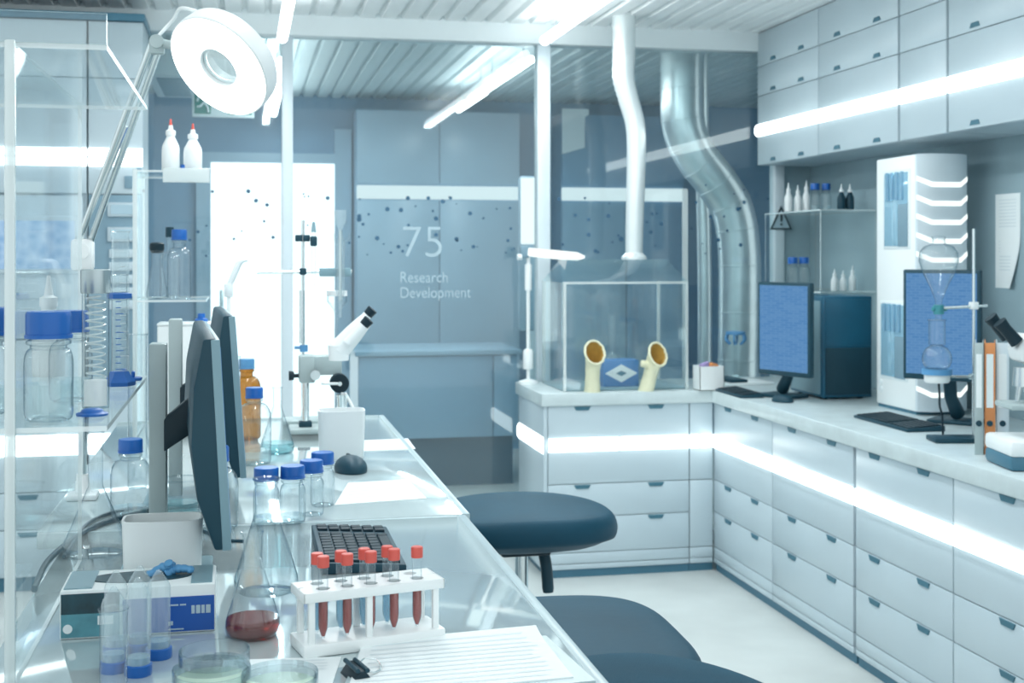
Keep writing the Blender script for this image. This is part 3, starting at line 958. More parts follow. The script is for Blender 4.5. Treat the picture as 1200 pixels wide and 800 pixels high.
def erlenmeyer(label, loc, r, h, nr, level=0.0, liquid='water', group=None, neck=0.30, glass='glass'):
    t = thing('conical_flask', label, 'flask', loc, 0, group)
    zs = h * (1 - neck)
    prof = [(0, 0.003), (r * 0.85, 0.0), (r * 0.96, 0.004), (r, 0.012), (r * 0.985, 0.022)]
    for k in range(1, 8):
        f = k / 7
        rr = r * 0.985 + (nr - r * 0.985) * (f ** 1.0)
        prof.append((rr, 0.022 + (zs - 0.022) * f))
    prof += [(nr * 0.98, zs + (h - zs) * 0.2), (nr, h - 0.006), (nr * 1.22, h - 0.002), (nr * 1.2, h), (nr * 0.95, h - 0.002)]
    m = MB(); m.lathe(prof, 36); m.build('glass_body', glass, t)
    if level:
        lz = level
        lr = r * 0.985 + (nr - r * 0.985) * max(0, (lz - 0.022) / (zs - 0.022))
        m = MB(); m.lathe([(0, 0.004), (r * 0.83, 0.003), (r * 0.93, 0.006), (r * 0.965, 0.013), (r * 0.95, 0.022), (lr * 0.965, lz), (0, lz)], 32); m.build('liquid', liquid, t)
    return t

def cylinder(label, loc, r, h, foot=None, ring=None, group=None, glass='glass', cat='measuring cylinder', name='measuring_cylinder', marks=True, level=0, liquid='water'):
    t = thing(name, label, cat, loc, random.uniform(0, 1), group)
    z0 = 0.0
    if foot:
        m = MB(); m.lathe([(0, 0), (r * 2.0, 0), (r * 2.05, 0.006), (r * 1.5, 0.014), (r * 1.12, 0.022), (0, 0.022)], 6 if foot == 'blue' else 28); m.build('foot', foot, t)
        z0 = 0.016
    m = MB(); m.lathe([(0, z0 + 0.003), (r * 0.9, z0), (r, z0 + 0.006), (r, h - 0.005), (r * 1.14, h), (r * 0.94, h - 0.002)], 28); m.build('glass_tube', glass, t)
    if level:
        m = MB(); m.lathe([(0, z0 + 0.004), (r * 0.93, z0 + 0.004), (r * 0.93, level), (0, level)], 24); m.build('liquid', liquid, t)
    if ring:
        m = MB(); m.lathe([(r * 1.0, 0), (r * 1.55, 0.001), (r * 1.55, 0.008), (r * 1.0, 0.010)], 6, Matrix.Translation((0, 0, h * 0.78))); m.build('bumper_ring', ring, t)
    if marks:
        m = MB()
        for k in range(12):
            m.box((-r * 0.45, -r * 1.03, h * (0.15 + 0.055 * k)), (r * (0.2 if k % 3 else 0.5), -r * 0.92, h * (0.15 + 0.055 * k) + 0.0012))
        m.build('graduation', 'blue' if foot == 'blue' or ring else 'ink', t)
    return t

def squeeze_bottle(label, loc, r, h, tip='red', group=None, name='squeeze_bottle', body='white'):
    t = thing(name, label, 'bottle', loc, 0, group)
    m = MB(); m.lathe([(0, 0.002), (r * 0.9, 0), (r, 0.005), (r, h * 0.42), (r * 0.93, h * 0.5), (r * 0.55, h * 0.63), (r * 0.46, h * 0.66), (r * 0.46, h * 0.70), (0, h * 0.70)], 24); m.build('body', body, t)
    m = MB(); m.lathe([(0, h * 0.69), (r * 0.56, h * 0.69), (r * 0.56, h * 0.78), (r * 0.3, h * 0.80), (r * 0.22, h * 0.88), (0, h * 0.88)], 20); m.build('cap', 'white', t)
    m = MB(); m.lathe([(0, h * 0.87), (r * 0.20, h * 0.87), (r * 0.10, h), (0, h)], 12); m.build('nozzle_tip', tip, t)
    return t

# ------------------------------------------------------------------ lab benches
BZ = 0.90
def bench(label, x0, x1, y0, y1):
    t = thing('lab_bench', label, 'bench', ((x0 + x1) / 2, (y0 + y1) / 2, 0))
    w, l = (x1 - x0) / 2, (y1 - y0) / 2
    m = MB(); m.box((-w + 0.006, -l, BZ - 0.032), (w - 0.006, l, BZ), 0.003); m.build('bench_top', 'bench', t)
    m = MB()
    m.box((w - 0.012, -l, BZ - 0.036), (w + 0.004, l, BZ + 0.0015), 0.003); m.build('edge_strip', 'bench_edge', t)
    m = MB(); m.box((-w, l - 0.012, BZ - 0.034), (w - 0.014, l, BZ + 0.001), 0.001); m.build('end_strip', 'bench_edge', t)
    for sx in (-1, 1):
        for sy in (-1, 1):
            m = MB(); m.box((sx * (w - 0.08) - 0.025, sy * (l - 0.10) - 0.025, 0), (sx * (w - 0.08) + 0.025, sy * (l - 0.10) + 0.025, BZ - 0.032), 0.004); m.build('leg', 'post', t)
    m = MB(); m.box((-w + 0.06, -l + 0.12, 0.25), (-w + 0.08, l - 0.12, BZ - 0.032)); m.build('back_board', 'cabinet_side', t)
    return t
bench('steel-grey lab bench nearest the camera, carrying the test tube rack', -0.31, 0.414, 0.75, 2.42)
bench('steel-grey lab bench farther along, carrying the microscope', -0.37, 0.424, 2.432, 3.98)

# ------------------------------------------------------------------ clear shelf units on the bench
def acrylic_shelf(name, label, x0, x1, xu, y0, y1, tiers, zb=BZ, lip=True, top=None):
    """open clear shelf: x0..x1 wide, y0..y1 long, an upright sheet at xu"""
    t = thing(name, label, 'shelf', (xu, y0, zb + 0.0005))
    th = 0.006
    zt = (top or tiers[-1]) - zb
    L = y1 - y0
    m = MB(); m.panel((-th, 0, 0), (0.0, L, zt)); m.build('upright_sheet', ['acrylic', 'acryledge'], t)
    m = MB(); m.box((-th - 0.003, -0.008, 0), (0.003, 0.0, zt + 0.002), 0.002); m.build('upright_edge', 'acryledge', t)
    for z in tiers:
        m = MB(); m.panel((x0 - xu, 0, z - zb - th), (x1 - xu, L, z - zb)); m.build('shelf_board', ['acrylic', 'acryledge'], t)
    if lip:
        m = MB(); m.panel((x0 - xu, -0.004, tiers[-1] - zb), (x1 - xu, 0, tiers[-1] - zb + 0.036)); m.build('front_lip', ['acrylic', 'acryledge'], t)
    return t
acrylic_shelf('acrylic_shelf', 'clear two-tier acrylic shelf nearest the camera, holding blue-capped jars', -0.52, -0.155, -0.258, 1.555, 2.19, (1.20, 1.643))
acrylic_shelf('acrylic_shelf', 'clear acrylic shelf with two white squeeze bottles, between the monitors and the bright door', -0.29, -0.10, -0.285, 3.62, 3.93, (1.275, 1.63), lip=False)
m = MB(); m.box((-0.215, 3.612, 1.596), (-0.09, 3.6195, 1.636), 0.002)
m.build('front_rail', 'acryledge', bpy.data.objects['acrylic_shelf.001'], loc=Vector((0.285, -3.62, -0.90)))

# jars on the near shelf
S1 = 1.20
def sh(u, v, z=S1):
    return at(u, v, z) + Vector((0, 0, 0.0006))
def pxr(u, t):
    return t / FPX * u
bottle('large clear jar with ribbed blue cap at the front of the near acrylic shelf', sh(57, 493), 0.0285, 0.132, level=0.66, cr=0.0265, ch=0.033)
bottle('clear jar with blue cap close behind the large front jar on the near shelf', sh(83, 470), 0.0285, 0.124, level=0.5, cr=0.0235, ch=0.030)
bottle('clear jar with blue cap, cut off at the left photo edge on the near shelf', sh(-18, 485), 0.0285, 0.134, level=0.5, cr=0.0265, ch=0.036)
squeeze_bottle('white plastic bottle with rounded cap behind the blue-capped jars', sh(57, 441), 0.026, 0.165, 'white')
# wide glass column with metal collar
t = thing('glass_column', 'wide clear glass column with brushed metal collar and spiral inside, on the near shelf', 'glass column', sh(112, 478))
th_ = sh(112, 478); tt = FPX * (EYE - S1) / (478 - HORIZON); k_ = tt / FPX
hc = (478 - 316) * k_
m = MB(); m.lathe([(0.0, 0.0), (15 * k_, 0.0), (15.5 * k_, 0.004), (15.5 * k_, hc - 27 * k_)], 28); m.build('glass_tube', 'glass', t)
m = MB(); m.lathe([(0, hc - 28 * k_), (16.5 * k_, hc - 28 * k_), (17 * k_, hc - 27 * k_), (17 * k_, hc - 1 * k_), (16 * k_, hc), (0, hc)], 32); m.build('metal_collar', 'alu', t)
m = MB(); m.tube([(11 * k_ * math.cos(a * .55), 11 * k_ * math.sin(a * .55), 0.04 + a * 0.00085) for a in range(125)], 0.0012, 8); m.build('spiral_coil', 'acryledge', t)
m = MB(); m.lathe([(0, 0.003), (13 * k_, 0.003), (13 * k_, 0.036), (0, 0.036)], 24); m.build('white_plug', 'white', t)
# two tall measuring cylinders behind it
p_ = sh(140, 452); k_ = FPX and (EYE - S1) / (452 - HORIZON)
cylinder('tall measuring cylinder with blue ring and foot at the back of the near shelf', p_, 9 * k_, (452 - 322) * k_, foot='blue', ring='blue')
p_ = sh(141, 443); k_ = (EYE - S1) / (443 - HORIZON)
cylinder('taller milky measuring cylinder standing behind the blue-ringed one', p_, 10 * k_, (443 - 271) * k_, foot=None, glass='frost', marks=True)
p_ = sh(158, 446); k_ = (EYE - S1) / (446 - HORIZON)
t = thing('tube_clamp', 'small blue plastic clamp lying at the right back corner of the near shelf', 'clamp', p_)
m = MB(); m.box((-14 * k_, -8 * k_, 0), (8 * k_, 8 * k_, 4 * k_), 0.002); m.build('base', 'blue', t)
m = MB(); m.box((-14 * k_, -5 * k_, 3 * k_), (-9 * k_, 5 * k_, 14 * k_), 0.002); m.box((-4 * k_, -5 * k_, 3 * k_), (0, 5 * k_, 11 * k_), 0.002); m.build('jaw', 'blue', t)
# blue foot of a tube at the front right corner
p_ = sh(108, 487); k_ = (EYE - S1) / (487 - HORIZON)
t = thing('stopper', 'flat blue stopper at the front right corner of the near shelf', 'stopper', p_)
m = MB(); m.lathe([(0, 0), (18 * k_, 0), (18.5 * k_, 2.5 * k_), (14 * k_, 4 * k_)], 28); m.build('rim', 'blue', t)
m = MB(); m.lathe([(14 * k_, 3 * k_), (12 * k_, 6.5 * k_), (9 * k_, 8 * k_), (0, 8.5 * k_)], 28); m.build('crown', 'blue', t)
# glass cylinder standing under the shelf
p_ = at(117, 668, BZ)
erlenmeyer('tall clear conical flask under the near shelf, left of the blue-capped bottle', at(112, 648, BZ), 0.052, 0.205, 0.012, neck=0.45)
bottle('clear bottle with blue cap under the near shelf, beside the monitor stand', at(153, 606, BZ), 0.037, 0.150, level=0.25, cr=0.0225, ch=0.026)
bottle('clear bottle with blue cap between the two monitors', at(256, 618, BZ), 0.036, 0.150, level=0.0, cr=0.0190, ch=0.028)
cylinder('tall plain glass cylinder behind the near shelf corner, left of the monitor stand', at(161, 572, BZ), 0.020, 0.33, marks=False)

# bottles on the farther shelf
S2, S2b = 1.63, 1.275
def at_far(u, y, z):
    p = on_y(u, y); return Vector((p.x, y, z + 0.0006))
squeeze_bottle('left white squeeze bottle with red nozzle on top of the farther acrylic shelf', at_far(200, 3.72, S2), 0.0245, 0.150)
squeeze_bottle('right white squeeze bottle with red nozzle on top of the farther acrylic shelf', at_far(226, 3.72, S2), 0.0255, 0.138)
t = thing('stopper', 'tiny blue stopper between the two white squeeze bottles', 'stopper', at_far(214, 3.66, S2))
m = MB(); m.lathe([(0, 0), (0.010, 0), (0.010, 0.006), (0.006, 0.010), (0.006, 0.018), (0, 0.018)], 18); m.build('plug', 'blue', t)
bottle('clear bottle with blue cap on the lower board of the farther shelf', at_far(210, 3.70, S2b), 0.033, 0.195, cr=0.021, ch=0.030, neck=0.01)
bottle('clear bottle with dark cap, tallest on the lower board of the farther shelf', at_far(199, 3.86, S2b), 0.028, 0.205, cap='dark', cr=0.012, ch=0.03, neck=0.03)
erlenmeyer('small clear conical flask with dark stopper at the left of the farther shelf', at_far(184, 3.70, S2b), 0.029, 0.135, 0.016)
t = thing('flask_stopper', 'dark rubber stopper in the small conical flask on the farther shelf', 'stopper', at_far(184, 3.70, S2b + 0.136))
m = MB(); m.lathe([(0, -0.008), (0.014, -0.008), (0.020, 0.002), (0.020, 0.018), (0.014, 0.022), (0, 0.022)], 20); m.build('plug', 'darker', t)
# box below with stopper
t = thing('white_carton', 'plain white carton behind the monitors below the farther acrylic shelf', 'carton', at_far(222, 3.76, BZ), 0)
m = MB(); m.box((-0.085, -0.06, 0), (0.078, 0.06, 0.30), 0.004); m.build('carton_body', 'white', t)
m = MB(); m.box((-0.086, -0.062, 0.30), (0.079, 0.06, 0.306), 0.002); m.build('carton_lid', 'white', t)
p_ = at_far(236, 3.78, 1.206)
t = thing('stopper', 'blue stopper resting on the plain white carton below the farther shelf', 'stopper', p_)
m = MB(); m.lathe([(0, 0), (0.018, 0), (0.018, 0.008), (0.011, 0.012), (0.010, 0.024), (0, 0.024)], 18); m.build('plug', 'blue', t)

# ------------------------------------------------------------------ ring magnifier lamp on its jointed arm
tD = 2.45
base = att(97, 2.62, BZ + 0.0005)
elbow = att(97, 2.62); elbow.z = EYE - (300 - HORIZON) * 2.62 / FPX
top = att(184, tD); top.z = EYE - (50 - HORIZON) * tD / FPX
hd = att(257, 2.36); hd.z = EYE - (78 - HORIZON) * 2.36 / FPX
t = thing('magnifier_lamp', 'white ring magnifier lamp on a jointed arm clamped to the left bench', 'magnifier lamp', base)
O = base
m = MB(); m.box((-0.03, -0.03, 0.0), (0.03, 0.03, 0.012), 0.004); m.lathe([(0, 0.01), (0.016, 0.01), (0.012, 0.05), (0, 0.05)], 20); m.build('bench_clamp', 'white', t)
m = MB(); m.cyl((0, 0, 0.04), elbow - O + Vector((0, 0, -0.01)), 0.008); m.build('pole', 'steel', t)
e_, t_ = elbow - O, top - O
sd = Vector((0.012, 0, 0.004))
m = MB()
for s in (-1, 1):
    m.tube([e_ + sd * s * 1.1 + Vector((0, 0, 0.02)), t_ + sd * s * 0.8], 0.0065, 10)
m.build('lower_arm', 'steel', t)
m = MB(); m.tube([e_ + Vector((-0.002, -0.012, 0.04)), e_.lerp(t_, 0.62) + Vector((0, -0.012, 0))], 0.0035, 8); m.build('arm_spring', 'chrome', t)
m = MB(); m.box(e_ + Vector((-0.022, -0.02, -0.03)), e_ + Vector((0.022, 0.02, 0.035)), 0.008); m.cyl(e_ + Vector((0, -0.026, 0.01)), e_ + Vector((0, 0.026, 0.01)), 0.016); m.build('elbow_joint', 'white', t)
m = MB(); m.cyl(t_ + Vector((0, -0.02, 0)), t_ + Vector((0, 0.02, 0)), 0.013); m.box(t_ + Vector((-0.014, -0.012, -0.022)), t_ + Vector((0.014, 0.012, 0.008)), 0.004); m.build('wrist_joint', 'grey', t)
h_ = hd - O
# head faces the camera and down-left
nrm = Vector((-0.547, -0.56, -0.62)).normalized()
zx = nrm.to_track_quat('Z', 'Y').to_matrix().to_4x4()
HM = Matrix.Translation(h_) @ zx
RO, RI = 0.105, 0.039
m = MB(); m.lathe([(RI, -0.008), (RI + 0.004, -0.034), (RO * 0.86, -0.044), (RO * 0.98, -0.034), (RO, -0.014), (RO, 0.002), (RO * 0.985, 0.004), (RI, 0.004), (RI, -0.008)], 56, HM); m.build('lamp_head', 'white', t)
m = MB(); m.lathe([(RI + 0.004, 0.0045), (RI + 0.006, 0.009), (RO * 0.90, 0.010), (RO * 0.965, 0.0045), (RI + 0.004, 0.0045)], 56, HM); m.build('ring_diffuser', 'ringlamp', t)
m = MB(); m.lathe([(0, 0.003), (RI * 0.5, 0.0015), (RI * 0.98, -0.004), (RI * 0.98, -0.008), (RI * 0.5, -0.013), (0, -0.015)], 40, HM); m.build('lens', 'lens', t)
m = MB(); m.tube(smooth_path([t_ + Vector((0, 0, 0.01)), t_ + Vector((0.03, 0, 0.045)), t_.lerp(h_, 0.45) + Vector((0, 0, 0.085)), h_ - nrm * 0.045 + Vector((-0.02, 0, 0.05)), h_ - nrm * 0.036], 8), 0.0035, 8); m.build('cable', 'white', t)
m = MB(); m.tube([t_, t_.lerp(h_ - nrm * 0.04, 0.5), h_ - nrm * 0.038], 0.009, 10); m.build('head_bracket', 'grey', t)

# ------------------------------------------------------------------ monitors seen edge-on
def monitor_pole(label, px, py, pole_h, yc, top_x, bot_x, zb, zt, half, dark='dark'):
    t = thing('monitor', label, 'monitor', (px, py, BZ + 0.0005))
    m = MB(); m.box((-0.06, -0.085, 0), (0.08, 0.085, 0.010), 0.004); m.build('base', 'greyblue', t)
    m = MB(); m.box((-0.014, -0.020, 0.008), (0.012, 0.020, pole_h), 0.003); m.build('stand', 'grey', t)
    zc = (zb + zt) / 2 - BZ
    xc = (top_x + bot_x) / 2 - px
    m = MB(); m.prism([(0.008, zc - 0.045), (xc - 0.012, zc - 0.01), (xc - 0.012, zc + 0.05), (0.008, zc + 0.005)], -0.022, 0.022, bev=0.003); m.build('arm', 'darker', t)
    ang = math.atan2(bot_x - top_x, zt - zb)
    h = (zt - zb) / 2
    R = Matrix.Translation((xc, yc - py, zc)) @ Matrix.Rotation(math.radians(3.5), 4, 'Z') @ Matrix.Rotation(-ang, 4, 'Y')
    m = MB()
    m.prism([(0.012, -h), (0.012, h), (-0.006, h), (-0.022, h * 0.55), (-0.030, 0.0), (-0.026, -h * 0.5), (-0.006, -h)], -half, half, R, bev=0.004); m.build('housing', dark, t)
    m = MB(); m.box((0.004, -half - 0.001, -h - 0.001), (0.0165, half - 0.002, h - 0.002), 0.002, R); m.build('bezel', 'greyblue', t)
    m = MB(); m.box((0.0155, -half + 0.014, -h + 0.02), (0.0175, half - 0.014, h - 0.014), 0, R); m.build('screen', 'screen_cells', t)
    return t
monitor_pole('nearer dark monitor seen edge-on above the white tray, leaning back', -0.128, 2.06, 0.362, 2.04, -0.063, -0.047, 0.995, 1.285, 0.25)
monitor_pole('farther dark monitor seen edge-on, just behind the nearer one', -0.134, 2.70, 0.368, 2.75, -0.046, -0.024, 0.968, 1.282, 0.23)

# cables trailing over the bench
def cable(label, pts, r=0.004):
    m = MB(); m.tube(smooth_path(pts, 10), r, 8)
    return tag(m.build('cable', 'dark'), label, 'cable')
cable('thick dark cable curving from the left bench edge to the nearer monitor stand', [at(40, 690, BZ + .005), at(58, 655, BZ + .005), at(100, 622, BZ + .005), at(140, 607, BZ + .006), at(178, 598, BZ + .012)], 0.005)
cable('thin dark cable looping above the thick one towards the monitors', [at(75, 652, BZ + .0045), at(105, 612, BZ + .0045), at(150, 596, BZ + .0045), at(186, 596, BZ + .005), at(240, 592, BZ + .0045)], 0.0035)
cable('thin dark cable lying right of the nearer monitor foot', [at(238, 622, BZ + .0035), at(262, 632, BZ + .0035), at(285, 634, BZ + .0035)], 0.003)

# ------------------------------------------------------------------ things on the near bench
def tray(label, loc, rx, ry, h, name='beaker', cat='container', mat='white', th=0.003):
    t = thing(name, label, cat, loc)
    def rr(a, sx, sy, p=4.5):
        c, s = math.cos(a), math.sin(a)
        return (sx * math.copysign(abs(c) ** (2 / p), c), sy * math.copysign(abs(s) ** (2 / p), s))
    tb = bmesh.new(); rings = []
    for sx, sy, z in ((rx * .90, ry * .90, 0), (rx * .94, ry * .94, 0.004), (rx, ry, h - 0.004), (rx * 1.01, ry * 1.01, h), (rx - th, ry - th, h), (rx * .93 - th, ry * .93 - th, 0.006)):
        rings.append([tb.verts.new((*rr(2 * PI * k / 48, sx, sy), z)) for k in range(48)])
    tb.faces.new(rings[0][::-1]); tb.faces.new(rings[-1])
    for a, c in zip(rings, rings[1:]):
        for k in range(48):
            j = (k + 1) % 48
            tb.faces.new((a[k], a[j], c[j], c[k]))
    m = MB(); m.merge(tb); m.build('shell', mat, t)
    return t
tray('white open plastic container in front of the nearer monitor stand', at(191, 704, BZ), 0.056, 0.034, 0.121, name='plastic_container')
tray('white square plastic container on the far bench before the microscope', at(400, 536, BZ), 0.057, 0.045, 0.118, name='plastic_container')

# printed glove carton
c0 = at(70, 750, BZ); c1 = at(252, 739, BZ)
d_ = c1 - c0
rz = math.atan2(d_.y, d_.x)
wb = d_.length
t = thing('glove_carton', 'low printed glove carton, dark on the left and blue on the right', 'carton', c0, rz)
hb = (745 - 688) * (EYE - BZ) / (748 - HORIZON)
m = MB(); m.box((0, 0, 0), (wb, 0.105, hb), 0.002); m.build('carton_body', 'paper', t)
m = MB(); m.box((0.0015, -0.0012, hb * .52), (wb * .38, 0.001, hb * .93)); m.build('dark_print', 'boxdark', t)
m = MB(); m.box((0.0015, -0.0012, hb * .04), (wb * .38, 0.001, hb * .515)); m.build('teal_print', 'boxteal', t)
m = MB(); m.box((wb * .24, -0.002, hb * .28), (wb * .34, -0.001, hb * .46)); m.lathe([(0, 0), (0.006, 0), (0.006, 0.0006), (0, 0.0006)], 16, Matrix.Translation((wb * .05, -0.001, hb * .22)) @ Matrix.Rotation(PI / 2, 4, 'X')); m.build('pale_print', 'paper', t)
m = MB(); m.box((wb * .40, -0.0012, hb * .04), (wb * .995, 0.001, hb * .76)); m.build('blue_print', 'boxblue', t)
m = MB()
for k, (x, w, z, h) in enumerate(((.845, .022, .40, .17), (.875, .028, .40, .17), (.91, .022, .40, .17), (.94, .03, .40, .17), (.70, .006, .58, .03), (.71, .05, .58, .03), (.77, .04, .58, .03), (.695, .03, .18, .08), (.695, .10, .08, .025))):
    m.box((wb * x, -0.002, hb * z), (wb * (x + w), -0.0011, hb * (z + h)))
m.build('white_print', 'letter', t)
m = MB(); m.lathe([(0, 0), (1, 0), (1, 0.0015), (0, 0.0015)], 32, Matrix.Translation((wb * .5, 0.055, hb - 0.0002)) @ Matrix.Diagonal((wb * .34, 0.03, 1, 1))); m.build('opening', 'boxdark', t)
for xa_, xb_ in ((0.004, wb * .2), (wb * .84, wb - 0.004)):
    m = MB(); m.box((xa_, 0.006, hb), (xb_, 0.1, hb + 0.0015)); m.build('lid_flap', 'greyblue', t)
# glove tuft
t2 = Matrix.Translation(c0) @ Matrix.Rotation(rz, 4, 'Z')
gl = thing('nitrile_glove', 'blue glove pulled half out of the printed carton opening', 'glove', t2 @ Vector((wb * .66, 0.055, hb + 0.001)), rz)
gl.scale = (0.75, 0.75, 0.62)
m = MB()
for pts, rr_ in (([(-.03, 0, 0), (-.01, 0.004, .012), (.006, 0, .022), (.004, -.006, .030)], [.009, .010, .008, .004]), ([(0, 0, 0.002), (.016, .004, .010), (.034, 0, .012), (.05, -.004, .008)], [.010, .009, .008, .004]), ([(-.012, .01, 0.002), (.0, .018, .012), (.018, .02, .016)], [.010, .008, .004])):
    P = smooth_path(pts, 6); n = len(P)
    m.tube(P, [rr_[min(int(i / (n - 1) * (len(rr_) - 1)), len(rr_) - 1)] * (1 + .12 * math.sin(i * 1.7)) for i in range(n)], 12)
m.build('glove_fold', 'nitrile', gl)

# conical centrifuge tubes standing upside down on their blue caps
def falcon(label, u, v, tipv):
    p = at(u, v, BZ); k_ = (EYE - BZ) / (v - HORIZON)
    h = (v - tipv) * k_
    t = thing('centrifuge_tube', label, 'tube', p)
    r = 0.0142
    m = MB(); m.lathe([(0, 0), (r * 1.12, 0), (r * 1.15, 0.002), (r * 1.15, 0.0125), (r * 1.05, 0.0135), (0, 0.0135)], 36, wob=ribbed); m.build('cap', 'blue', t)
    m = MB(); m.lathe([(r, 0.012), (r, h - 0.021), (r * 0.9, h - 0.017), (r * 0.2, h - 0.001), (0, h)], 28); m.build('tube_wall', 'frost', t)
    m = MB(); m.lathe([(0, 0.0136), (r * 0.95, 0.0136), (r * 0.95, 0.022), (0, 0.022)], 24); m.build('liquid', 'bluewater', t)
falcon('upturned centrifuge tube right behind the glass cylinder, front left of the five', 133, 786, 686)
falcon('upturned centrifuge tube in the middle of the front, on a blue cap', 162, 790, 676)
falcon('upturned centrifuge tube at the right end of the group, on a blue cap', 186, 770, 667)
falcon('upturned centrifuge tube at the back with the highest tip', 164, 764, 662)
falcon('upturned centrifuge tube back left, tip against the dark print of the carton', 136, 768, 668)
p_ = at(133, 806, BZ)
cylinder('open clear glass cylinder in front of the upturned centrifuge tubes', p_, 0.0155, (806 - 712) * (EYE - BZ) / (806 - HORIZON), marks=False, cat='cylinder', name='glass_cylinder')
# petri dishes
def petri(label, u, v, r, gel=True):
    t = thing('petri_dish', label, 'petri dish', at(u, v, BZ))
    m = MB(); m.lathe([(0, 0.001), (r * .97, 0), (r, 0.001), (r, 0.014), (r * .965, 0.014), (r * .965, 0.002)], 44); m.build('dish', 'glass', t)
    if gel:
        m = MB(); m.lathe([(0, 0.002), (r * .96, 0.002), (r * .96, 0.006), (0, 0.0065)], 36); m.build('agar', 'agar', t)
    m = MB(); m.lathe([(r * 1.04, 0.005), (r * 1.045, 0.018), (r * 1.03, 0.0195), (0, 0.0195), ], 44); m.build('lid', 'glass', t)
    return t
petri('petri dish with pale green gel, lower of the stack before the red flask', 248, 800, 0.043)
p_ = bpy.data.objects['petri_dish'].location
t = thing('petri_dish', 'empty petri dish on top of the pale green one before the red flask', 'petri dish', p_ + Vector((0.003, 0.012, 0.0198)))
m = MB(); m.lathe([(0, 0.001), (0.040, 0), (0.041, 0.001), (0.041, 0.016), (0.0395, 0.016), (0.0395, 0.002)], 44); m.build('dish', 'glass', t)
petri('petri dish with pale gel right of the green one, at the bottom edge', 328, 806, 0.042)
petri('small petri dish at the bottom left corner below the glass cylinder', 136, 836, 0.027, False)

# flasks
erlenmeyer('conical flask holding red liquid beside the printed carton', at(296, 744, BZ), 0.0355, 0.136, 0.0125, level=0.024, liquid='wine')
erlenmeyer('large empty conical flask behind the red one, left of the keyboard', at(312, 692, BZ), 0.047, 0.168, 0.0165)
bottle('blue-capped bottle at the left end of the row of four', at(312, 614, BZ), 0.0240, 0.106, cr=0.0228, ch=0.0235, level=0.3)
bottle('blue-capped bottle second from the left in the row of four', at(343, 612, BZ), 0.0240, 0.107, cr=0.0225, ch=0.0235, level=0.3)
bottle('blue-capped bottle third from the left in the row of four', at(365, 603, BZ), 0.0240, 0.106, cr=0.0225, ch=0.0235)
bottle('blue-capped bottle at the right end of the row of four, beside the mouse', at(378, 592, BZ), 0.0240, 0.107, cr=0.0225, ch=0.0235)
bottle('blue-capped clear bottle in front of the amber bottle on the far bench', at(298, 543, BZ), 0.040, 0.183, cr=0.0205, ch=0.026, level=0.3)
bottle('amber bottle with pale blue cap at the back of the far bench', at(289, 514, BZ), 0.038, 0.218, cap='paleblue', cr=0.021, ch=0.028, glass='amber', neck=0.008)
erlenmeyer('conical flask with a little cyan liquid beside the partition post', at(325, 530, BZ), 0.042, 0.165, 0.011, level=0.026, liquid='cyan')
cylinder('slim clear measuring cylinder left of the amber bottle, beside the monitor', at(275, 532, BZ), 0.014, 0.245, foot='glass', marks=False)
cylinder('low clear beaker with cyan liquid between the monitor stands', at(212, 606, BZ), 0.034, 0.075, marks=False, level=0.03, liquid='cyan', name='beaker', cat='beaker')

# test tube rack, cut for ten tubes
t0 = FPX * 0.5 / (762 - HORIZON)
rk0 = at(357, 772, BZ); rk1 = at(520, 750, BZ)
d_ = rk1 - rk0; rz = math.atan2(d_.y, d_.x); wr = d_.length
hr = 0.080; dr = 0.062
RT = Matrix.Translation(rk0) @ Matrix.Rotation(rz, 4, 'Z')
t = thing('test_tube_rack', 'white test tube rack with red-capped tubes', 'rack', rk0, rz)
nx = 5
xs = [wr * (0.155 + 0.17 * k) for k in range(nx)]
ys = (dr * 0.28, dr * 0.72)
HR = 0.0088
def pierced(z0, z1, r):
    """plate with a square-cornered outline and round holes"""
    tb = bmesh.new()
    cw = [0, *[(xs[k] + xs[k + 1]) / 2 for k in range(nx - 1)], wr]
    rows = [0, dr / 2, dr]
    for zi, z in enumerate((z0, z1)):
        for i in range(nx):
            for j in range(2):
                X0, X1, Y0, Y1 = cw[i], cw[i + 1], rows[j], rows[j + 1]
                cx, cy = xs[i], ys[j]
                n = 24
                outer, inner = [], []
                for k in range(n):
                    a = 2 * PI * (k + .5) / n
                    c, s = math.cos(a), math.sin(a)
                    tx = ((X1 - cx) / c) if c > 0 else ((X0 - cx) / c)
                    ty = ((Y1 - cy) / s) if s > 0 else ((Y0 - cy) / s)
                    f = min(tx, ty)
                    outer.append(tb.verts.new((cx + c * f, cy + s * f, z)))
                    inner.append(tb.verts.new((cx + c * r, cy + s * r, z)))
                for k in range(n):
                    q = (k + 1) % n
                    tb.faces.new((outer[k], outer[q], inner[q], inner[k]))
                # corners
                for sx, sy in ((X0, Y0), (X1, Y0), (X1, Y1), (X0, Y1)):
                    best = sorted(range(n), key=lambda k: (outer[k].co.x - sx) ** 2 + (outer[k].co.y - sy) ** 2)[:2]
                    tb.faces.new((outer[best[0]], outer[best[1]], tb.verts.new((sx, sy, z))))
                if zi == 0:
                    lower = inner
                    for k in range(n):
                        q = (k + 1) % n
                        a_, b_ = inner[k].co, inner[q].co
                        v = [tb.verts.new(p) for p in ((a_.x, a_.y, z0), (b_.x, b_.y, z0), (b_.x, b_.y, z1), (a_.x, a_.y, z1))]
                        tb.faces.new(v)
    m = MB(); m.merge(tb)
    for lo, hi in (((0, 0, z0), (wr, 0, z1)), ((0, dr, z0), (wr, dr, z1)), ((0, 0, z0), (0, dr, z1)), ((wr, 0, z0), (wr, dr, z1))):
        m.box((lo[0] - .001, lo[1] - .001, z0), (hi[0] + .001, hi[1] + .001, z1), 0.0005)
    return m
pierced(hr - 0.012, hr, HR).build('top_plate', 'pure', t)
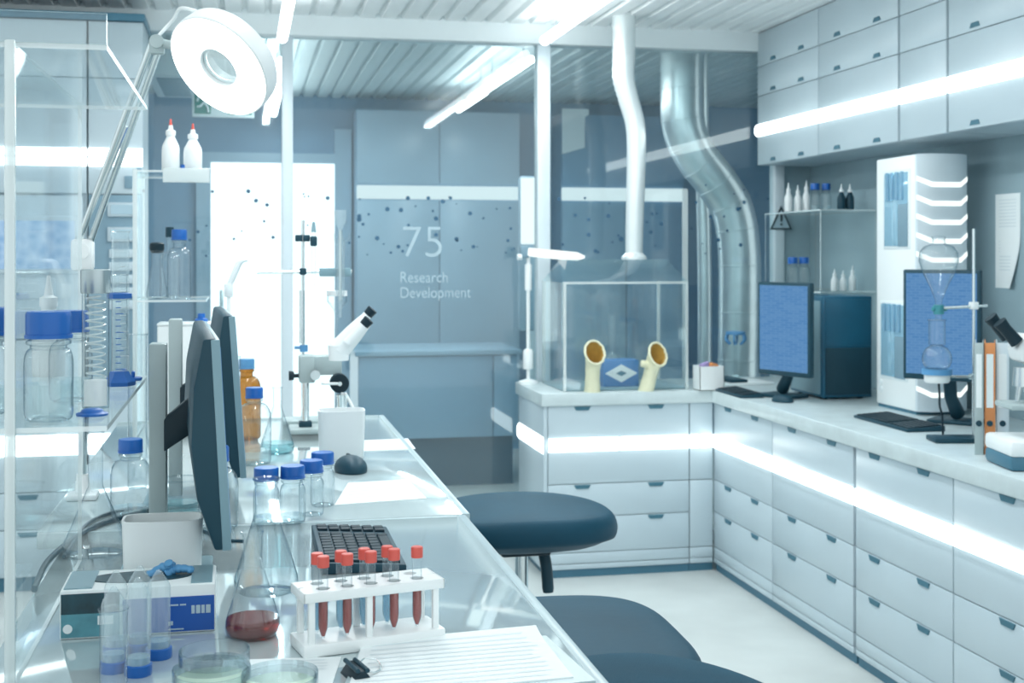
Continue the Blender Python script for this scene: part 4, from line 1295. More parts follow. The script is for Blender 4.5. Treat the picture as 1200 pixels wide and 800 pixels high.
m = MB(); m.box((-0.002, -0.003, 0.0), (wr + 0.002, dr + 0.003, 0.0165), 0.003); m.build('base_plate', 'pure', t)
for x in (0.010, wr * .46, wr - 0.010):
    for y in (0.005, dr - 0.005):
        m = MB(); m.box((x - 0.004, y - 0.004, 0.014), (x + 0.004, y + 0.004, hr - 0.010), 0.001); m.build('upright', 'pure', t)
def tube_in_rack(label, i, j, h, red, dz=0.0):
    p = RT @ Vector((xs[i], ys[j], 0.0175 + dz))
    t = thing('test_tube', label, 'test tube', p, 0.0)
    r = 0.0062
    m = MB(); m.lathe([(0, 0), (0.002, 0.001), (r * .9, 0.012), (r, 0.018), (r, h - 0.010)], 20); m.build('tube_wall', 'glass', t)
    m = MB(); m.lathe([(0, h - 0.014), (r * 1.22, h - 0.014), (r * 1.25, h - 0.013), (r * 1.25, h - 0.001), (r * 1.1, h), (0, h)], 30, wob=ribbed); m.build('cap', 'red', t)
    lv = 0.052 if red else 0.045
    m = MB(); m.lathe([(0, 0.002), (0.002, 0.003), (r * .84, 0.0125), (r * .90, 0.018), (r * .90, lv), (0, lv)], 18); m.build('liquid', 'blood' if red else 'bluewater', t)
ords = ('leftmost', 'second from the left', 'middle', 'second from the right', 'rightmost')
for i in range(5):
    tube_in_rack("red-capped tube with dark red liquid, %s of the rack's front row" % ords[i], i, 0, 0.1035, True)
for i in range(4):
    tube_in_rack('red-capped tube with pale blue liquid, %s of the back row of four' % ('leftmost', 'second from the left', 'third from the left', 'rightmost')[i], i, 1, 0.1015, False)

# keyboard with its long side along the bench
def keyboard(label, loc, rz, w, l, cols=17, rows=6):
    t = thing('keyboard', label, 'keyboard', loc, rz)
    m = MB(); m.prism([(-w / 2, 0.0), (w / 2, 0.0), (w / 2, 0.010), (-w / 2, 0.019)], -l / 2, l / 2, bev=0.002); m.build('case', 'dark', t)
    m = MB()
    for r_ in range(rows):
        x0 = -w / 2 + 0.008 + r_ * (w - 0.014) / rows
        x1 = x0 + (w - 0.014) / rows - 0.003
        y = -l / 2 + 0.008
        pit = (l - 0.016) / cols
        c = 0
        while c < cols:
            s = 5 if (r_ == rows - 1 and c == 4) else 1
            if c in (10,) and s == 1:
                c += 1; continue
            zz = 0.019 - 0.009 * ((x0 + x1) / 2 + w / 2) / w
            m.box((x0, y + c * pit, zz - 0.002), (x1, y + (c + s) * pit - 0.003, zz + 0.004), 0.0012, seg=1)
            c += s
    o = m.build('key_caps', 'darker' , t)
    o['kind'] = 'stuff'
    return t
kb = keyboard('dark keyboard on the left bench behind the test tube rack', (0.186, 2.160, BZ), 0, 0.134, 0.29, cols=13)
# mouse
def mouse(label, loc, rz, sc=1.0):
    t = thing('computer_mouse', label, 'mouse', loc, rz)
    tb = bmesh.new(); bmesh.ops.create_uvsphere(tb, u_segments=28, v_segments=16, radius=1)
    for v in tb.verts:
        x, y, z = v.co
        z = max(z, -0.25)
        v.co = Vector((x * 0.037 * sc, y * 0.056 * sc, (z + 0.25) * 0.030 * sc * (1.0 if z > 0 else 1)))
    m = MB(); m.merge(tb); m.build('body', 'dark', t)
    m = MB(); m.box((-0.0035, 0.018 * sc, 0.030 * sc), (0.0035, 0.034 * sc, 0.0375 * sc), 0.0025); m.build('scroll_wheel', 'darker', t)
    m = MB(); m.tube([(-0.028 * sc, 0.01, 0.026 * sc), (0, 0.013, 0.0368 * sc), (0.028 * sc, 0.01, 0.026 * sc)], 0.0012, 8); m.build('button_seam', 'darker', t)
    return t
mouse('dark teal computer mouse on the far bench before the white container', at(411, 552, BZ), 0.15)

# papers
def sheet(label, quad, z, mat='paper', lines=None, name='paper_sheet', th=0.0012, curl=0.0, cat='paper'):
    """quad: four points (near left, near right, far right, far left) of the plane"""
    c = sum((Vector(q) for q in quad), Vector()) / 4
    t = thing(name, label, cat, Vector((c.x, c.y, z)))
    P = [Vector(q) - c for q in quad]
    N = 14
    tb = bmesh.new()
    def surf(u, v, dz):
        p = P[0].lerp(P[1], u).lerp(P[3].lerp(P[2], u), v)
        return Vector((p.x, p.y, dz + curl * (max(0, v - 0.7) / 0.3) ** 2 * (0.4 + u)))
    top = [[tb.verts.new(surf(i / N, j / N, th)) for i in range(N + 1)] for j in range(N + 1)]
    bot = [[tb.verts.new(surf(i / N, j / N, 0)) for i in range(N + 1)] for j in range(N + 1)]
    for j in range(N):
        for i in range(N):
            tb.faces.new((top[j][i], top[j][i + 1], top[j + 1][i + 1], top[j + 1][i]))
            tb.faces.new((bot[j][i], bot[j + 1][i], bot[j + 1][i + 1], bot[j][i + 1]))
    for j in range(N):
        tb.faces.new((top[j][0], top[j + 1][0], bot[j + 1][0], bot[j][0])); tb.faces.new((top[j][N], bot[j][N], bot[j + 1][N], top[j + 1][N]))
        tb.faces.new((top[0][j], bot[0][j], bot[0][j + 1], top[0][j + 1])); tb.faces.new((top[N][j], top[N][j + 1], bot[N][j + 1], bot[N][j]))
    m = MB(); m.merge(tb); m.build('page', mat, t)
    if lines:
        m = MB()
        u0, u1, v0, v1, n = lines
        for k in range(n):
            v = v0 + (v1 - v0) * k / max(1, n - 1)
            hv = 0.16 * (v1 - v0) / n
            a = [surf(u0, v - hv, th + .0003), surf(u1 - 0.1 * random.random(), v - hv, th + .0003), surf(u1 - 0.1 * random.random(), v + hv, th + .0003), surf(u0, v + hv, th + .0003)]
            tb = bmesh.new(); tb.faces.new([tb.verts.new(p) for p in a]); m.merge(tb)
        m.build('printed_lines', 'ink', t)
    return t
# clipboard, papers and binder clip at the front of the bench
q = [at(400, 815, BZ), at(694, 797, BZ), at(650, 752, BZ), at(420, 765, BZ)]
sheet('grey clipboard under the printed papers at the bench front', [at(392, 830, BZ), at(698, 800, BZ), at(640, 747, BZ), at(425, 757, BZ)], BZ, 'bench_edge', name='clipboard', th=0.003, cat='clipboard')
sheet('printed white paper lying on the grey clipboard at the bench front', [at(404, 822, BZ), at(672, 797, BZ), at(628, 741, BZ), at(425, 757, BZ)], BZ + 0.003, 'paper', (0.06, 0.95, 0.08, 0.9, 11), th=0.0015, curl=0.004)
sheet('plain white paper in front of the test tube rack at the bottom edge', [at(255, 815, BZ), at(388, 806, BZ), at(400, 770, BZ), at(262, 774, BZ)], BZ, 'paper', (0.5, 0.95, 0.6, 0.9, 4), th=0.001, curl=0.0)
sheet('pale paper sheets lying flat on the far bench behind the keyboard', [at(392, 592, BZ), at(500, 584, BZ), at(478, 562, BZ), at(408, 566, BZ)], BZ, 'paper', (0.1, 0.9, 0.25, 0.85, 5), curl=0.0)
sheet('white paper overhanging the far bench edge beside the white container', [at(395, 530, BZ), at(487, 526, BZ), at(478, 514, BZ), at(400, 517, BZ)], BZ, 'paper', (0.1, 0.8, 0.3, 0.8, 3))
p_ = at(418, 793, BZ)
t = thing('binder_clip', 'black binder clip with steel loops beside the printed paper', 'clip', p_ + Vector((0, 0, 0.0)), 0.25)
m = MB(); m.prism([(-0.013, 0.0), (0.013, 0.0), (0.003, 0.013), (-0.003, 0.013)], -0.022, 0.024, bev=0.001); m.build('clip_body', 'darker', t)
m = MB()
m.tube([(-0.006, -0.022, 0.014), (-0.006, 0.024, 0.014)], 0.0028, 10); m.tube([(0.006, -0.022, 0.013), (0.006, 0.024, 0.013)], 0.0028, 10); m.build('spring_roll', 'dark', t)
m = MB(); m.tube(smooth_path([(0.008, 0.016, 0.010), (0.020, 0.026, 0.012), (0.032, 0.018, 0.010), (0.030, 0.0, 0.006), (0.018, -0.012, 0.006), (0.010, -0.014, 0.010)], 6), 0.0011, 8); m.build('wire_loop', 'chrome', t)

# ------------------------------------------------------------------ microscope with swing head on the far bench
tM = 3.50
def mp(u, v, t=tM):
    p = att(u, t); p.z = EYE - (v - HORIZON) * t / FPX
    return p
mb = at(362, 506, BZ)
k_ = tM / FPX
t = thing('stereo_microscope', 'grey stereo microscope with tilted head on a column, on the far bench', 'microscope', mb)
O = mb
m = MB(); m.box((-0.055, -0.06, 0), (0.075, 0.06, 0.016), 0.005); m.build('base', 'grey', t)
cp = mp(360, 440) - O
m = MB(); m.cyl((cp.x, 0, 0.014), (cp.x, 0, (506 - 412) * k_), 0.0105); m.build('column', 'chrome', t)
m = MB(); m.box((cp.x - 0.018, -0.018, 0.014), (cp.x + 0.018, 0.018, 0.032), 0.004); m.build('column_foot', 'dark', t)
def lo(u, v):
    q = mp(u, v) - O
    return q
a_, c_ = lo(352, 452), lo(404, 420)
m = MB(); m.box((a_.x, -0.035, a_.z), (a_.x + 19 * k_, 0.03, c_.z + 0.002), 0.006); m.build('column_carriage', 'grey', t)
m = MB(); m.box((a_.x + 14 * k_, -0.030, a_.z + 9 * k_), (c_.x, 0.025, c_.z), 0.005); m.build('focus_body', 'grey', t)
q = lo(371, 442)
m = MB(); m.cyl((q.x, -0.048, q.z), (q.x, -0.03, q.z), 0.014, 0.012); m.build('ring_knob', 'steel', t)
q = lo(400, 452)
m = MB(); m.cyl((q.x, -0.062, q.z), (q.x, -0.028, q.z), 0.0265); m.cyl((q.x, -0.066, q.z), (q.x, -0.06, q.z), 0.013, 0.011); m.build('focus_knob', 'darker', t)
m = MB(); m.cyl((q.x, -0.072, q.z), (q.x, -0.064, q.z), 0.006); m.build('knob_pin', 'steel', t)
m = MB(); m.tube([(q.x, -0.068, q.z), (q.x - 22 * k_, -0.072, q.z + 1 * k_)], 0.004, 10); m.build('focus_lever', 'white', t)
q = lo(345, 444)
m = MB(); m.cyl((q.x + 8 * k_, 0, q.z), (q.x + 1 * k_, 0, q.z), 0.006); m.cyl((q.x + 1 * k_, 0, q.z), (q.x - 5 * k_, 0, q.z), 0.012, 0.014); m.build('clamp_knob', 'darker', t)
q0, q1 = lo(397, 410), lo(433, 370)
ax = (q1 - q0).normalized()
m = MB(); m.tube([q0 - ax * 0.012, q0, q0.lerp(q1, .5), q1.lerp(q0, .12)], [0.020, 0.030, 0.026, 0.020], 24); m.build('tilted_head', 'white', t)
m = MB(); m.cyl(lo(397, 404), lo(397, 422), 0.030, 0.027); m.build('zoom_body', 'white', t)
for s in (-1, 1):
    off = Vector((0, s * 0.020, 0.006 * s)) + Vector((0.007 * s, 0, 0.007 * s))
    m = MB(); m.tube([q0.lerp(q1, .35) + off, q1.lerp(q0, .10) + off], [0.015, 0.013], 18); ey = m.build('eyepiece_tube', 'white', t)
    m = MB(); m.cyl(q1.lerp(q0, .12) + off, q1 + ax * 0.006 + off, 0.0135, 0.015); m.build('eyepiece', 'darker', ey)
m = MB(); m.cyl(lo(401, 462), lo(401, 478), 0.016, 0.012); m.build('objective', 'steel', t)
for u0, u1 in ((404, 396), (406, 414)):
    m = MB(); m.tube([lo(u0 - 2, 460), lo(u1, 478)], 0.0045, 8); m.build('lamp_arm', 'white', t)
# retort stand with burette and condenser
R0 = at(355, 495, BZ)
tR = (R0.x * SN + R0.y * CS)
kr = tR / FPX
t = thing('retort_stand', 'thin retort stand with cross bar behind the microscope', 'stand', R0)
rb = lambda u, v: Vector(((u - 355) * kr, 0, (495 - v) * kr))
m = MB(); m.box((-0.06, -0.05, 0), (0.09, 0.06, 0.012), 0.004); m.build('base', 'grey', t)
m = MB(); m.cyl((0, 0, 0.01), rb(355, 258), 0.0045, seg=12); m.build('rod', 'steel', t)
m = MB(); m.cyl(rb(302, 319), rb(412, 318) , 0.0045, seg=12); m.build('cross_bar', 'steel', t)
m = MB(); m.box(rb(374, 324) + Vector((0, -.008, 0)), rb(411, 314) + Vector((0, .008, 0)), 0.003); m.build('clamp_bar', 'greyblue', t)
for u, v in ((355, 318), (350, 279), (359, 279)):
    m = MB(); m.box(rb(u - 4, v + 4) + Vector((0, -.012, 0)), rb(u + 4, v - 4) + Vector((0, .012, 0)), 0.003); m.build('clamp_block', 'dark', t)
m = MB(); m.cyl(rb(354, 340), rb(354, 402), 0.008, seg=14); m.build('rod_sleeve', 'steel', t)
m = MB(); m.cyl(rb(356, 404), rb(356, 412), 0.012, seg=14); m.cyl(rb(345, 407), rb(356, 407), 0.005, seg=10); m.build('screw_clamp', 'paleblue', t)
t = thing('burette', 'slim dark-tipped burette clamped high on the retort stand', 'burette', R0 + rb(367, 335) + Vector((0, -0.02, 0)))
m = MB(); m.lathe([(0, 0), (0.003, 0), (0.005, 0.02), (0.006, 0.03), (0.006, 0.16), (0.007, 0.165)], 16); m.build('glass_tube', 'glass', t)
m = MB(); m.box((-0.010, -0.010, 0.118), (0.010, 0.010, 0.148), 0.004); m.build('stopcock', 'dark', t)
m = MB(); m.lathe([(0, 0.16), (0.008, 0.16), (0.004, 0.19), (0, 0.19)], 14); m.build('tip', 'greyblue', t)
t = thing('condenser', 'tall glass condenser with funnel top on the retort stand', 'condenser', R0 + rb(398, 372) + Vector((0, -0.02, 0)))
m = MB(); m.lathe([(0.004, 0), (0.005, 0.04), (0.013, 0.075), (0.0135, 0.22), (0.007, 0.245), (0.007, 0.265), (0.017, 0.285), (0.018, 0.32)], 22); m.build('glass_jacket', 'frost', t)
m = MB(); m.lathe([(0.0045, 0.05), (0.0045, 0.26)], 12); m.build('inner_tube', 'steel', t)
m = MB(); m.tube(smooth_path([(0.012, 0, 0.225), (0.025, 0, 0.235), (0.028, 0, 0.25)], 5), 0.004, 10); m.tube(smooth_path([(-0.012, 0, 0.225), (-0.02, 0, 0.24), (-0.022, 0, 0.25)], 5), 0.004, 10); m.build('side_arm', 'glass', t)
t = thing('glass_funnel', 'wide glass funnel cup below the condenser behind the microscope', 'funnel', R0 + rb(396, 372) + Vector((0.0, 0.05, 0)))
m = MB(); m.lathe([(0.004, -0.02), (0.005, 0.01), (0.022, 0.035), (0.030, 0.045), (0.030, 0.075)], 24); m.build('cup', 'glass', t)
m = MB(); m.lathe([(0, 0.062), (0.031, 0.062), (0.031, 0.078), (0, 0.078)], 24); m.build('collar', 'white', t)
m = MB(); m.cyl((0, 0.012, -(495 - 372) * kr + 0.0), (0, 0.012, -0.015), 0.004, seg=10); m.build('support_rod', 'glass', t)
# small angled lamp
L0 = at(268, 506, BZ); kl = (EYE - BZ) / (506 - HORIZON)
t = thing('angled_lamp', 'small pale lamp with a tilted arm in front of the bright door', 'lamp', L0)
m = MB(); m.lathe([(0, 0), (0.026, 0), (0.026, 0.008), (0.012, 0.014), (0, 0.014)], 24); m.build('base', 'white', t)
m = MB(); m.cyl((0, 0, 0.012), (0, 0, (506 - 345) * kl), 0.005, seg=12); m.build('pole', 'white', t)
m = MB(); m.box((-0.012, -0.010, (506 - 348) * kl), (0.012, 0.010, (506 - 332) * kl), 0.004); m.build('joint', 'beam', t)
m = MB(); m.tube([(-0.004, 0, (506 - 340) * kl), (12 * kl, 0, (506 - 308) * kl), (17 * kl, 0, (506 - 305) * kl), (22 * kl, 0, (506 - 305) * kl)], [0.008, 0.009, 0.006, 0.003], 12); m.build('tilted_arm', 'beam', t)

# ------------------------------------------------------------------ swivel stools
def pad(rx, ry, th, p=2.6, dome=0.0, saddle=0.0, n=64):
    tb = bmesh.new(); rings = []
    def pt(a, f):
        c, s = math.cos(a), math.sin(a)
        return f * rx * math.copysign(abs(c) ** (2 / p), c), f * ry * math.copysign(abs(s) ** (2 / p), s)
    prof = []
    for k in range(9):                      # underside to edge to top
        prof.append((0.30 + 0.60 * k / 8 if k else 0.30, -th * (1.0 - 0.35 * (k / 8) ** 3)))
    for k in range(1, 10):
        a = -PI / 2 * 0.6 + k / 9 * (PI / 2 * 1.6)
        prof.append((0.90 + 0.10 * math.cos(a), -th * 0.34 + th * 0.34 * math.sin(a)))
    for k in range(1, 8):
        prof.append((0.90 * (1 - k / 8), 0.0))
    for f, z in prof:
        ring = []
        for q in range(n):
            x, y = pt(2 * PI * q / n, f)
            zz = z + dome * (1 - f * f) - saddle * (x / rx) ** 2 * (1 if z > -th * .9 else 0.6)
            ring.append(tb.verts.new((x, y, zz)))
        rings.append(ring)
    tb.faces.new(rings[0][::-1]); tb.faces.new(rings[-1])
    for a, c in zip(rings, rings[1:]):
        for q in range(n):
            j = (q + 1) % n
            tb.faces.new((a[q], a[j], c[j], c[q]))
    return tb

def stool(label, x, y, zt, rx, ry, th, mat='seat', p=2.4, dome=0.008, saddle=0.0, rz=0.0):
    t = thing('swivel_stool', label, 'stool', (x, y, 0), rz)
    m = MB(); m.merge(pad(rx, ry, th, p, dome, saddle), Matrix.Translation((0, 0, zt - dome))); m.build('seat', mat, t, sharp=60)
    m = MB(); m.box((-0.06, -0.06, zt - th - 0.022), (0.06, 0.06, zt - th + 0.004), 0.006); m.build('seat_plate', 'darker', t)
    m = MB(); m.cyl((0, 0, 0.34), (0, 0, zt - th - 0.02), 0.0165); m.cyl((0, 0, 0.10), (0, 0, 0.36), 0.026); m.build('gas_column', 'chrome', t)
    m = MB(); m.tube(smooth_path([(0.05, -0.02, zt - th - 0.02), (0.055, -0.03, zt - th - 0.06), (0.058, -0.035, zt - th - 0.115)], 6), [0.014] * 12 + [0.012], 12); m.build('height_lever', 'dark', t)
    m = MB(); m.tube([(0.21 * math.cos(2 * PI * k / 40), 0.21 * math.sin(2 * PI * k / 40), 0.32) for k in range(41)], 0.009, 10, cap=False)
    for k in range(3):
        a = 2 * PI * k / 3 + .4
        m.tube([(0.024 * math.cos(a), 0.024 * math.sin(a), 0.31), (0.21 * math.cos(a), 0.21 * math.sin(a), 0.32)], 0.007, 8)
    m.build('foot_ring', 'chrome', t)
    m = MB(); m.cyl((0, 0, 0.07), (0, 0, 0.12), 0.034)
    for k in range(5):
        a = 2 * PI * k / 5
        m.tube([(0.02 * math.cos(a), 0.02 * math.sin(a), 0.10), (0.235 * math.cos(a), 0.235 * math.sin(a), 0.065)], [0.022, 0.014], 10)
    m.build('star_base', 'steel', t)
    for k in range(5):
        a = 2 * PI * k / 5
        d = Vector((math.cos(a), math.sin(a), 0)); sd = Vector((-d.y, d.x, 0))
        m = MB(); c = d * 0.235 + Vector((0, 0, 0.026)); m.cyl(c - sd * 0.02, c + sd * 0.02, 0.026); m.cyl(c, c + Vector((0, 0, 0.04)), 0.007); m.build('caster', 'darker', t)
    return t
s1 = att(611, 3.08)
stool('dark blue padded swivel stool tucked under the far bench end', s1.x, s1.y, 0.806, 0.228, 0.20, 0.098, saddle=0.012, dome=0.012)
stool('dark blue smooth-seated swivel stool in the middle, beside the near bench', 0.502, 2.06, 0.78, 0.222, 0.25, 0.075, p=3.5, rz=-0.04)
stool('dark blue stool with textured fabric seat, cut off by the bottom edge', 0.50, 1.525, 0.862, 0.235, 0.215, 0.08, mat='fabric', p=2.1, dome=0.022, saddle=0.035)

# ------------------------------------------------------------------ right worktop
WZ = 0.80
def wt(u, v):
    return at(u, v, WZ) + Vector((0, 0, 0.0005))
def desk_monitor(label, base, left, right, zb, zt, lean=0.0, bz=WZ):
    """left/right: bottom corners (x,y) of the screen panel as seen"""
    t = thing('monitor', label, 'monitor', (base.x, base.y, bz + 0.0005))
    L, R_ = Vector((left.x, left.y, 0)), Vector((right.x, right.y, 0))
    w = (R_ - L).length
    ang = math.atan2((R_ - L).y, (R_ - L).x)
    c = (L + R_) / 2 - Vector((base.x, base.y, 0))
    T = Matrix.Translation((c.x, c.y, (zb + zt) / 2 - bz)) @ Matrix.Rotation(ang, 4, 'Z') @ Matrix.Rotation(lean, 4, 'X')
    h = zt - zb
    m = MB(); m.box((-w / 2, 0, -h / 2), (w / 2, 0.028, h / 2), 0.006, T); m.box((-w * .3, 0.02, -h * .3), (w * .3, 0.05, h * .3), 0.012, T); m.build('housing', 'dark', t)
    m = MB(); m.box((-w / 2 + 0.012, -0.0015, -h / 2 + 0.02), (w / 2 - 0.012, 0.002, h / 2 - 0.013), 0, T); s_ = m.build('screen', 'screen_cells', t)
    m = MB(); q = Matrix.Rotation(ang, 4, 'Z')
    m.box((-0.09, -0.065, 0), (0.09, 0.065, 0.014), 0.005, q); m.build('base', 'dark', t)
    nb = q @ Vector((0, 1, 0))
    cc = Vector((c.x, c.y, 0)) + nb * 0.055
    m = MB(); m.tube([(0, 0, 0.034), (cc.x * .6, cc.y * .6, 0.10), (cc.x, cc.y, (zb + zt) / 2 - bz)], [0.026, 0.022, 0.022], 14); m.build('neck', 'dark', t)
    return t
mA = wt(917, 465)
def mpx(u, t, v=None):
    p = att(u, t)
    if v is not None:
        p.z = EYE - (v - HORIZON) * t / FPX
    return p
desk_monitor('monitor with blue screen beside the dark computer tower, near the worktop corner', mA, mpx(888, 5.33), mpx(949, 5.10), mpx(0, 5.2, 441).z, mpx(0, 5.2, 331).z)
t = thing('computer_tower', 'dark blue computer tower between the corner monitor and the white instrument', 'computer', (0, 0, WZ))
yT = 4.90
x0, x1 = on_y(964, yT).x, on_y(1022, yT).x
zt = on_y(990, yT, 347).z - WZ
m = MB(); m.box((x0, yT, 0.008), (x1, yT + 0.32, zt), 0.006); m.build('case', 'tower', t)
m = MB(); m.box((x0 + 0.012, yT - 0.006, 0.02), (x1 - 0.008, yT + 0.002, zt * .5), 0.003); m.build('lower_front', 'dark', t)
m = MB(); m.box((x0 + 0.012, yT - 0.004, zt * .52), (x1 - 0.008, yT + 0.002, zt * .97), 0.003); m.build('upper_front', 'tower', t)
m = MB(); m.box((x0 - 0.004, yT + 0.02, 0.02), (x0 + 0.002, yT + 0.30, zt - 0.02), 0.002); m.build('side_panel', 'greyblue', t)
m = MB()
for sx in (x0 + 0.03, x1 - 0.03):
    for sy in (yT + 0.05, yT + 0.27):
        m.cyl((sx, sy, 0), (sx, sy, 0.01), 0.012, seg=12)
m.build('feet', 'darker', t)
# white instrument with lit grooves
yI = 4.36
xi = on_y(1075, yI).x; xi2 = on_y(1133, yI).x
zi = 1.775
yi2 = on_x(1027, xi).y
t = thing('analyser', 'tall white instrument with chevron light grooves on the right worktop', 'instrument', (0, 0, WZ))
HI = zi - WZ
m = MB(); m.box((xi, yI + 0.012, 0.012), (xi2, yi2, HI), 0.006); m.build('case', 'white', t)
m = MB(); m.box((xi + 0.006, yI + 0.014, 0), (xi2 - 0.006, yi2 - 0.006, 0.014)); m.build('plinth', 'plinth', t)
# three-faced front column
wI = xi2 - xi
pro = [(0, 0.014), (0, 0.0), (wI * .22, -0.030), (wI * .78, -0.030), (wI, 0.0), (wI, 0.014)]
def column(za, zb_, inset, name, mat):
    tb = bmesh.new()
    P = [(xi + x + (inset if x < wI / 2 else -inset) * (1 if 0 < x < wI or y < .01 else 1), yI + y + (inset if y < 0.01 else 0)) for x, y in pro]
    a = [tb.verts.new((x, y, za)) for x, y in P]; c = [tb.verts.new((x, y, zb_)) for x, y in P]
    n = len(P)
    tb.faces.new(a[::-1]); tb.faces.new(c)
    for k in range(n):
        j = (k + 1) % n
        tb.faces.new((a[k], a[j], c[j], c[k]))
    m = MB(); m.merge(tb); return m.build(name, mat, t)
def zi_px(v):
    return on_y(1105, yI, v).z - WZ
gro = [213, 235, 257, 279, 301, 458]
column(0.014, HI, 0.0, 'front_column', 'post')
for v in gro:
    zc = zi_px(v)
    tb = bmesh.new()
    P = [(xi - 0.002, yI - 0.001, zc + 0.012), (xi + wI * .215, yI - 0.033, zc - 0.012), (xi + wI * .785, yI - 0.033, zc - 0.012), (xi2 + 0.002, yI - 0.001, zc + 0.012)]
    fr_ = [[tb.verts.new((x, y, z + d)) for x, y, z in P] for d in (-0.009, 0.009)]
    bk_ = [[tb.verts.new((x, y + 0.006, z + d)) for x, y, z in P] for d in (-0.009, 0.009)]
    for k in range(3):
        tb.faces.new((fr_[0][k], fr_[0][k + 1], fr_[1][k + 1], fr_[1][k])); tb.faces.new((bk_[0][k], bk_[0][k + 1], bk_[1][k + 1], bk_[1][k]))
        for q_ in (0, 1):
            tb.faces.new((fr_[q_][k], fr_[q_][k + 1], bk_[q_][k + 1], bk_[q_][k]))
    for k in (0, 3):
        tb.faces.new((fr_[0][k], fr_[1][k], bk_[1][k], bk_[0][k]))
    m = MB(); m.merge(tb); m.build('light_groove', 'ring', t)
def iface(u, v):
    return on_x(u, xi, v)
for u0, v0, u1, v1, mt, nm in ((1036, 201, 1067, 292, 'sky_glow', 'viewing_window'), (1032, 352, 1064, 442, 'sky_glow', 'viewing_window')):
    a_, c_ = iface(u0, v0), iface(u1, v1)
    zt_, zb_ = a_.z - WZ, iface(u0, v1).z - WZ
    m = MB(); m.box((xi - 0.004, c_.y, zb_), (xi + 0.004, a_.y, zt_), 0.004); w_ = m.build(nm, 'beam', t)
    m = MB(); m.box((xi - 0.006, c_.y + 0.012, zb_ + 0.012), (xi - 0.003, a_.y - 0.012, zt_ - 0.012), 0.002); m.build('window_pane', 'bluewater', w_)
    L_ = a_.y - c_.y; Hh = zt_ - zb_
    m = MB()
    for k in range(4):
        m.cyl((xi - 0.008, c_.y + L_ * (.25 + .18 * k), zb_ + Hh * .62), (xi - 0.008, c_.y + L_ * (.25 + .18 * k), zb_ + Hh * .97), 0.008, seg=12)
    m.build('sample_tube', 'bluewater', w_)
    m = MB(); m.box((xi - 0.007, c_.y + L_ * .06, zb_ + Hh * .03), (xi - 0.004, c_.y + L_ * .42, zb_ + Hh * .56), 0.003); m.build('dark_slot', 'slate', w_)
q = iface(1030, 450)
m = MB()
for v in (447, 455):
    q = iface(1031, v); m.cyl((xi - 0.004, q.y - 0.01, q.z - WZ), (xi + 0.001, q.y - 0.01, q.z - WZ), 0.012, seg=16)
m.build('button', 'beam', t)

tB = 4.25
desk_monitor('monitor with blue screen behind the glass funnel, right of the white instrument', att(1122, 4.56), mpx(1058, 4.48), mpx(1149, 4.32), mpx(0, 4.4, 446).z, mpx(0, 4.4, 316).z)
kbr = wt(1052, 497)
keyboard('dark keyboard on the right worktop below the white instrument', (kbr.x, kbr.y, WZ), PI - math.radians(1), 0.14, 0.40)
# keyboard and mouse of the corner place
kb2 = wt(866, 462)
keyboard('dark keyboard lying before the corner monitor on the right worktop', (kb2.x + 0.0, kb2.y - 0.0, WZ), PI, 0.10, 0.30, cols=14)
ms = wt(917, 471)
mouse('dark computer mouse before the corner monitor on the right worktop', ms, 0.6, 0.85)
# paper stack in the corner
t = thing('paper_stack', 'low stack of papers with dark folder in the inner worktop corner', 'papers', wt(868, 449), 0.1)
m = MB(); m.box((-0.10, -0.10, 0), (0.12, 0.12, 0.012), 0.002); m.build('sheets', 'paper', t)
m = MB(); m.box((-0.10, -0.09, 0.012), (-0.01, 0.10, 0.026), 0.003); m.build('folder', 'dark', t)

# white carton with wrapped items
p0 = wt(820, 458)
t = thing('white_box', 'small open white box right of the clear fume box', 'box', p0, 0)
kk = 5.5 / FPX
m = MB()
W_, H_b, D_ = 31 * kk, 29 * kk, 0.09
m.box((0, 0, 0), (W_, D_, 0.003)); m.box((0, 0, 0), (W_, 0.003, H_b)); m.box((0, D_ - .003, 0), (W_, D_, H_b)); m.box((0, 0, 0), (0.003, D_, H_b)); m.box((W_ - .003, 0, 0), (W_, D_, H_b))
m.build('box_shell', 'white', t)
m = MB(); m.box((0.003, 0.003, H_b * .62), (W_ - .003, D_ - .003, H_b * .8)); m.build('filling', 'paper', t)
for nm, lab, x, mt, dz in (('purple_packet', 'purple packet in the small open white box', .35, 'purple', .0), ('orange_packet', 'orange packet in the small open white box', .62, 'orange', -.004)):
    g = thing(nm, lab, 'packet', p0 + Vector((W_ * x, 0.03, H_b * .8)), 0.3)
    m = MB(); m.box((-0.024, -0.010, 0.0), (0.024, 0.012, 0.034 + dz), 0.008, Matrix.Rotation(0.25 if mt == 'orange' else -0.3, 4, 'Y') @ Matrix.Translation((0, 0, 0.004))); m.build('wrapper', mt, g)
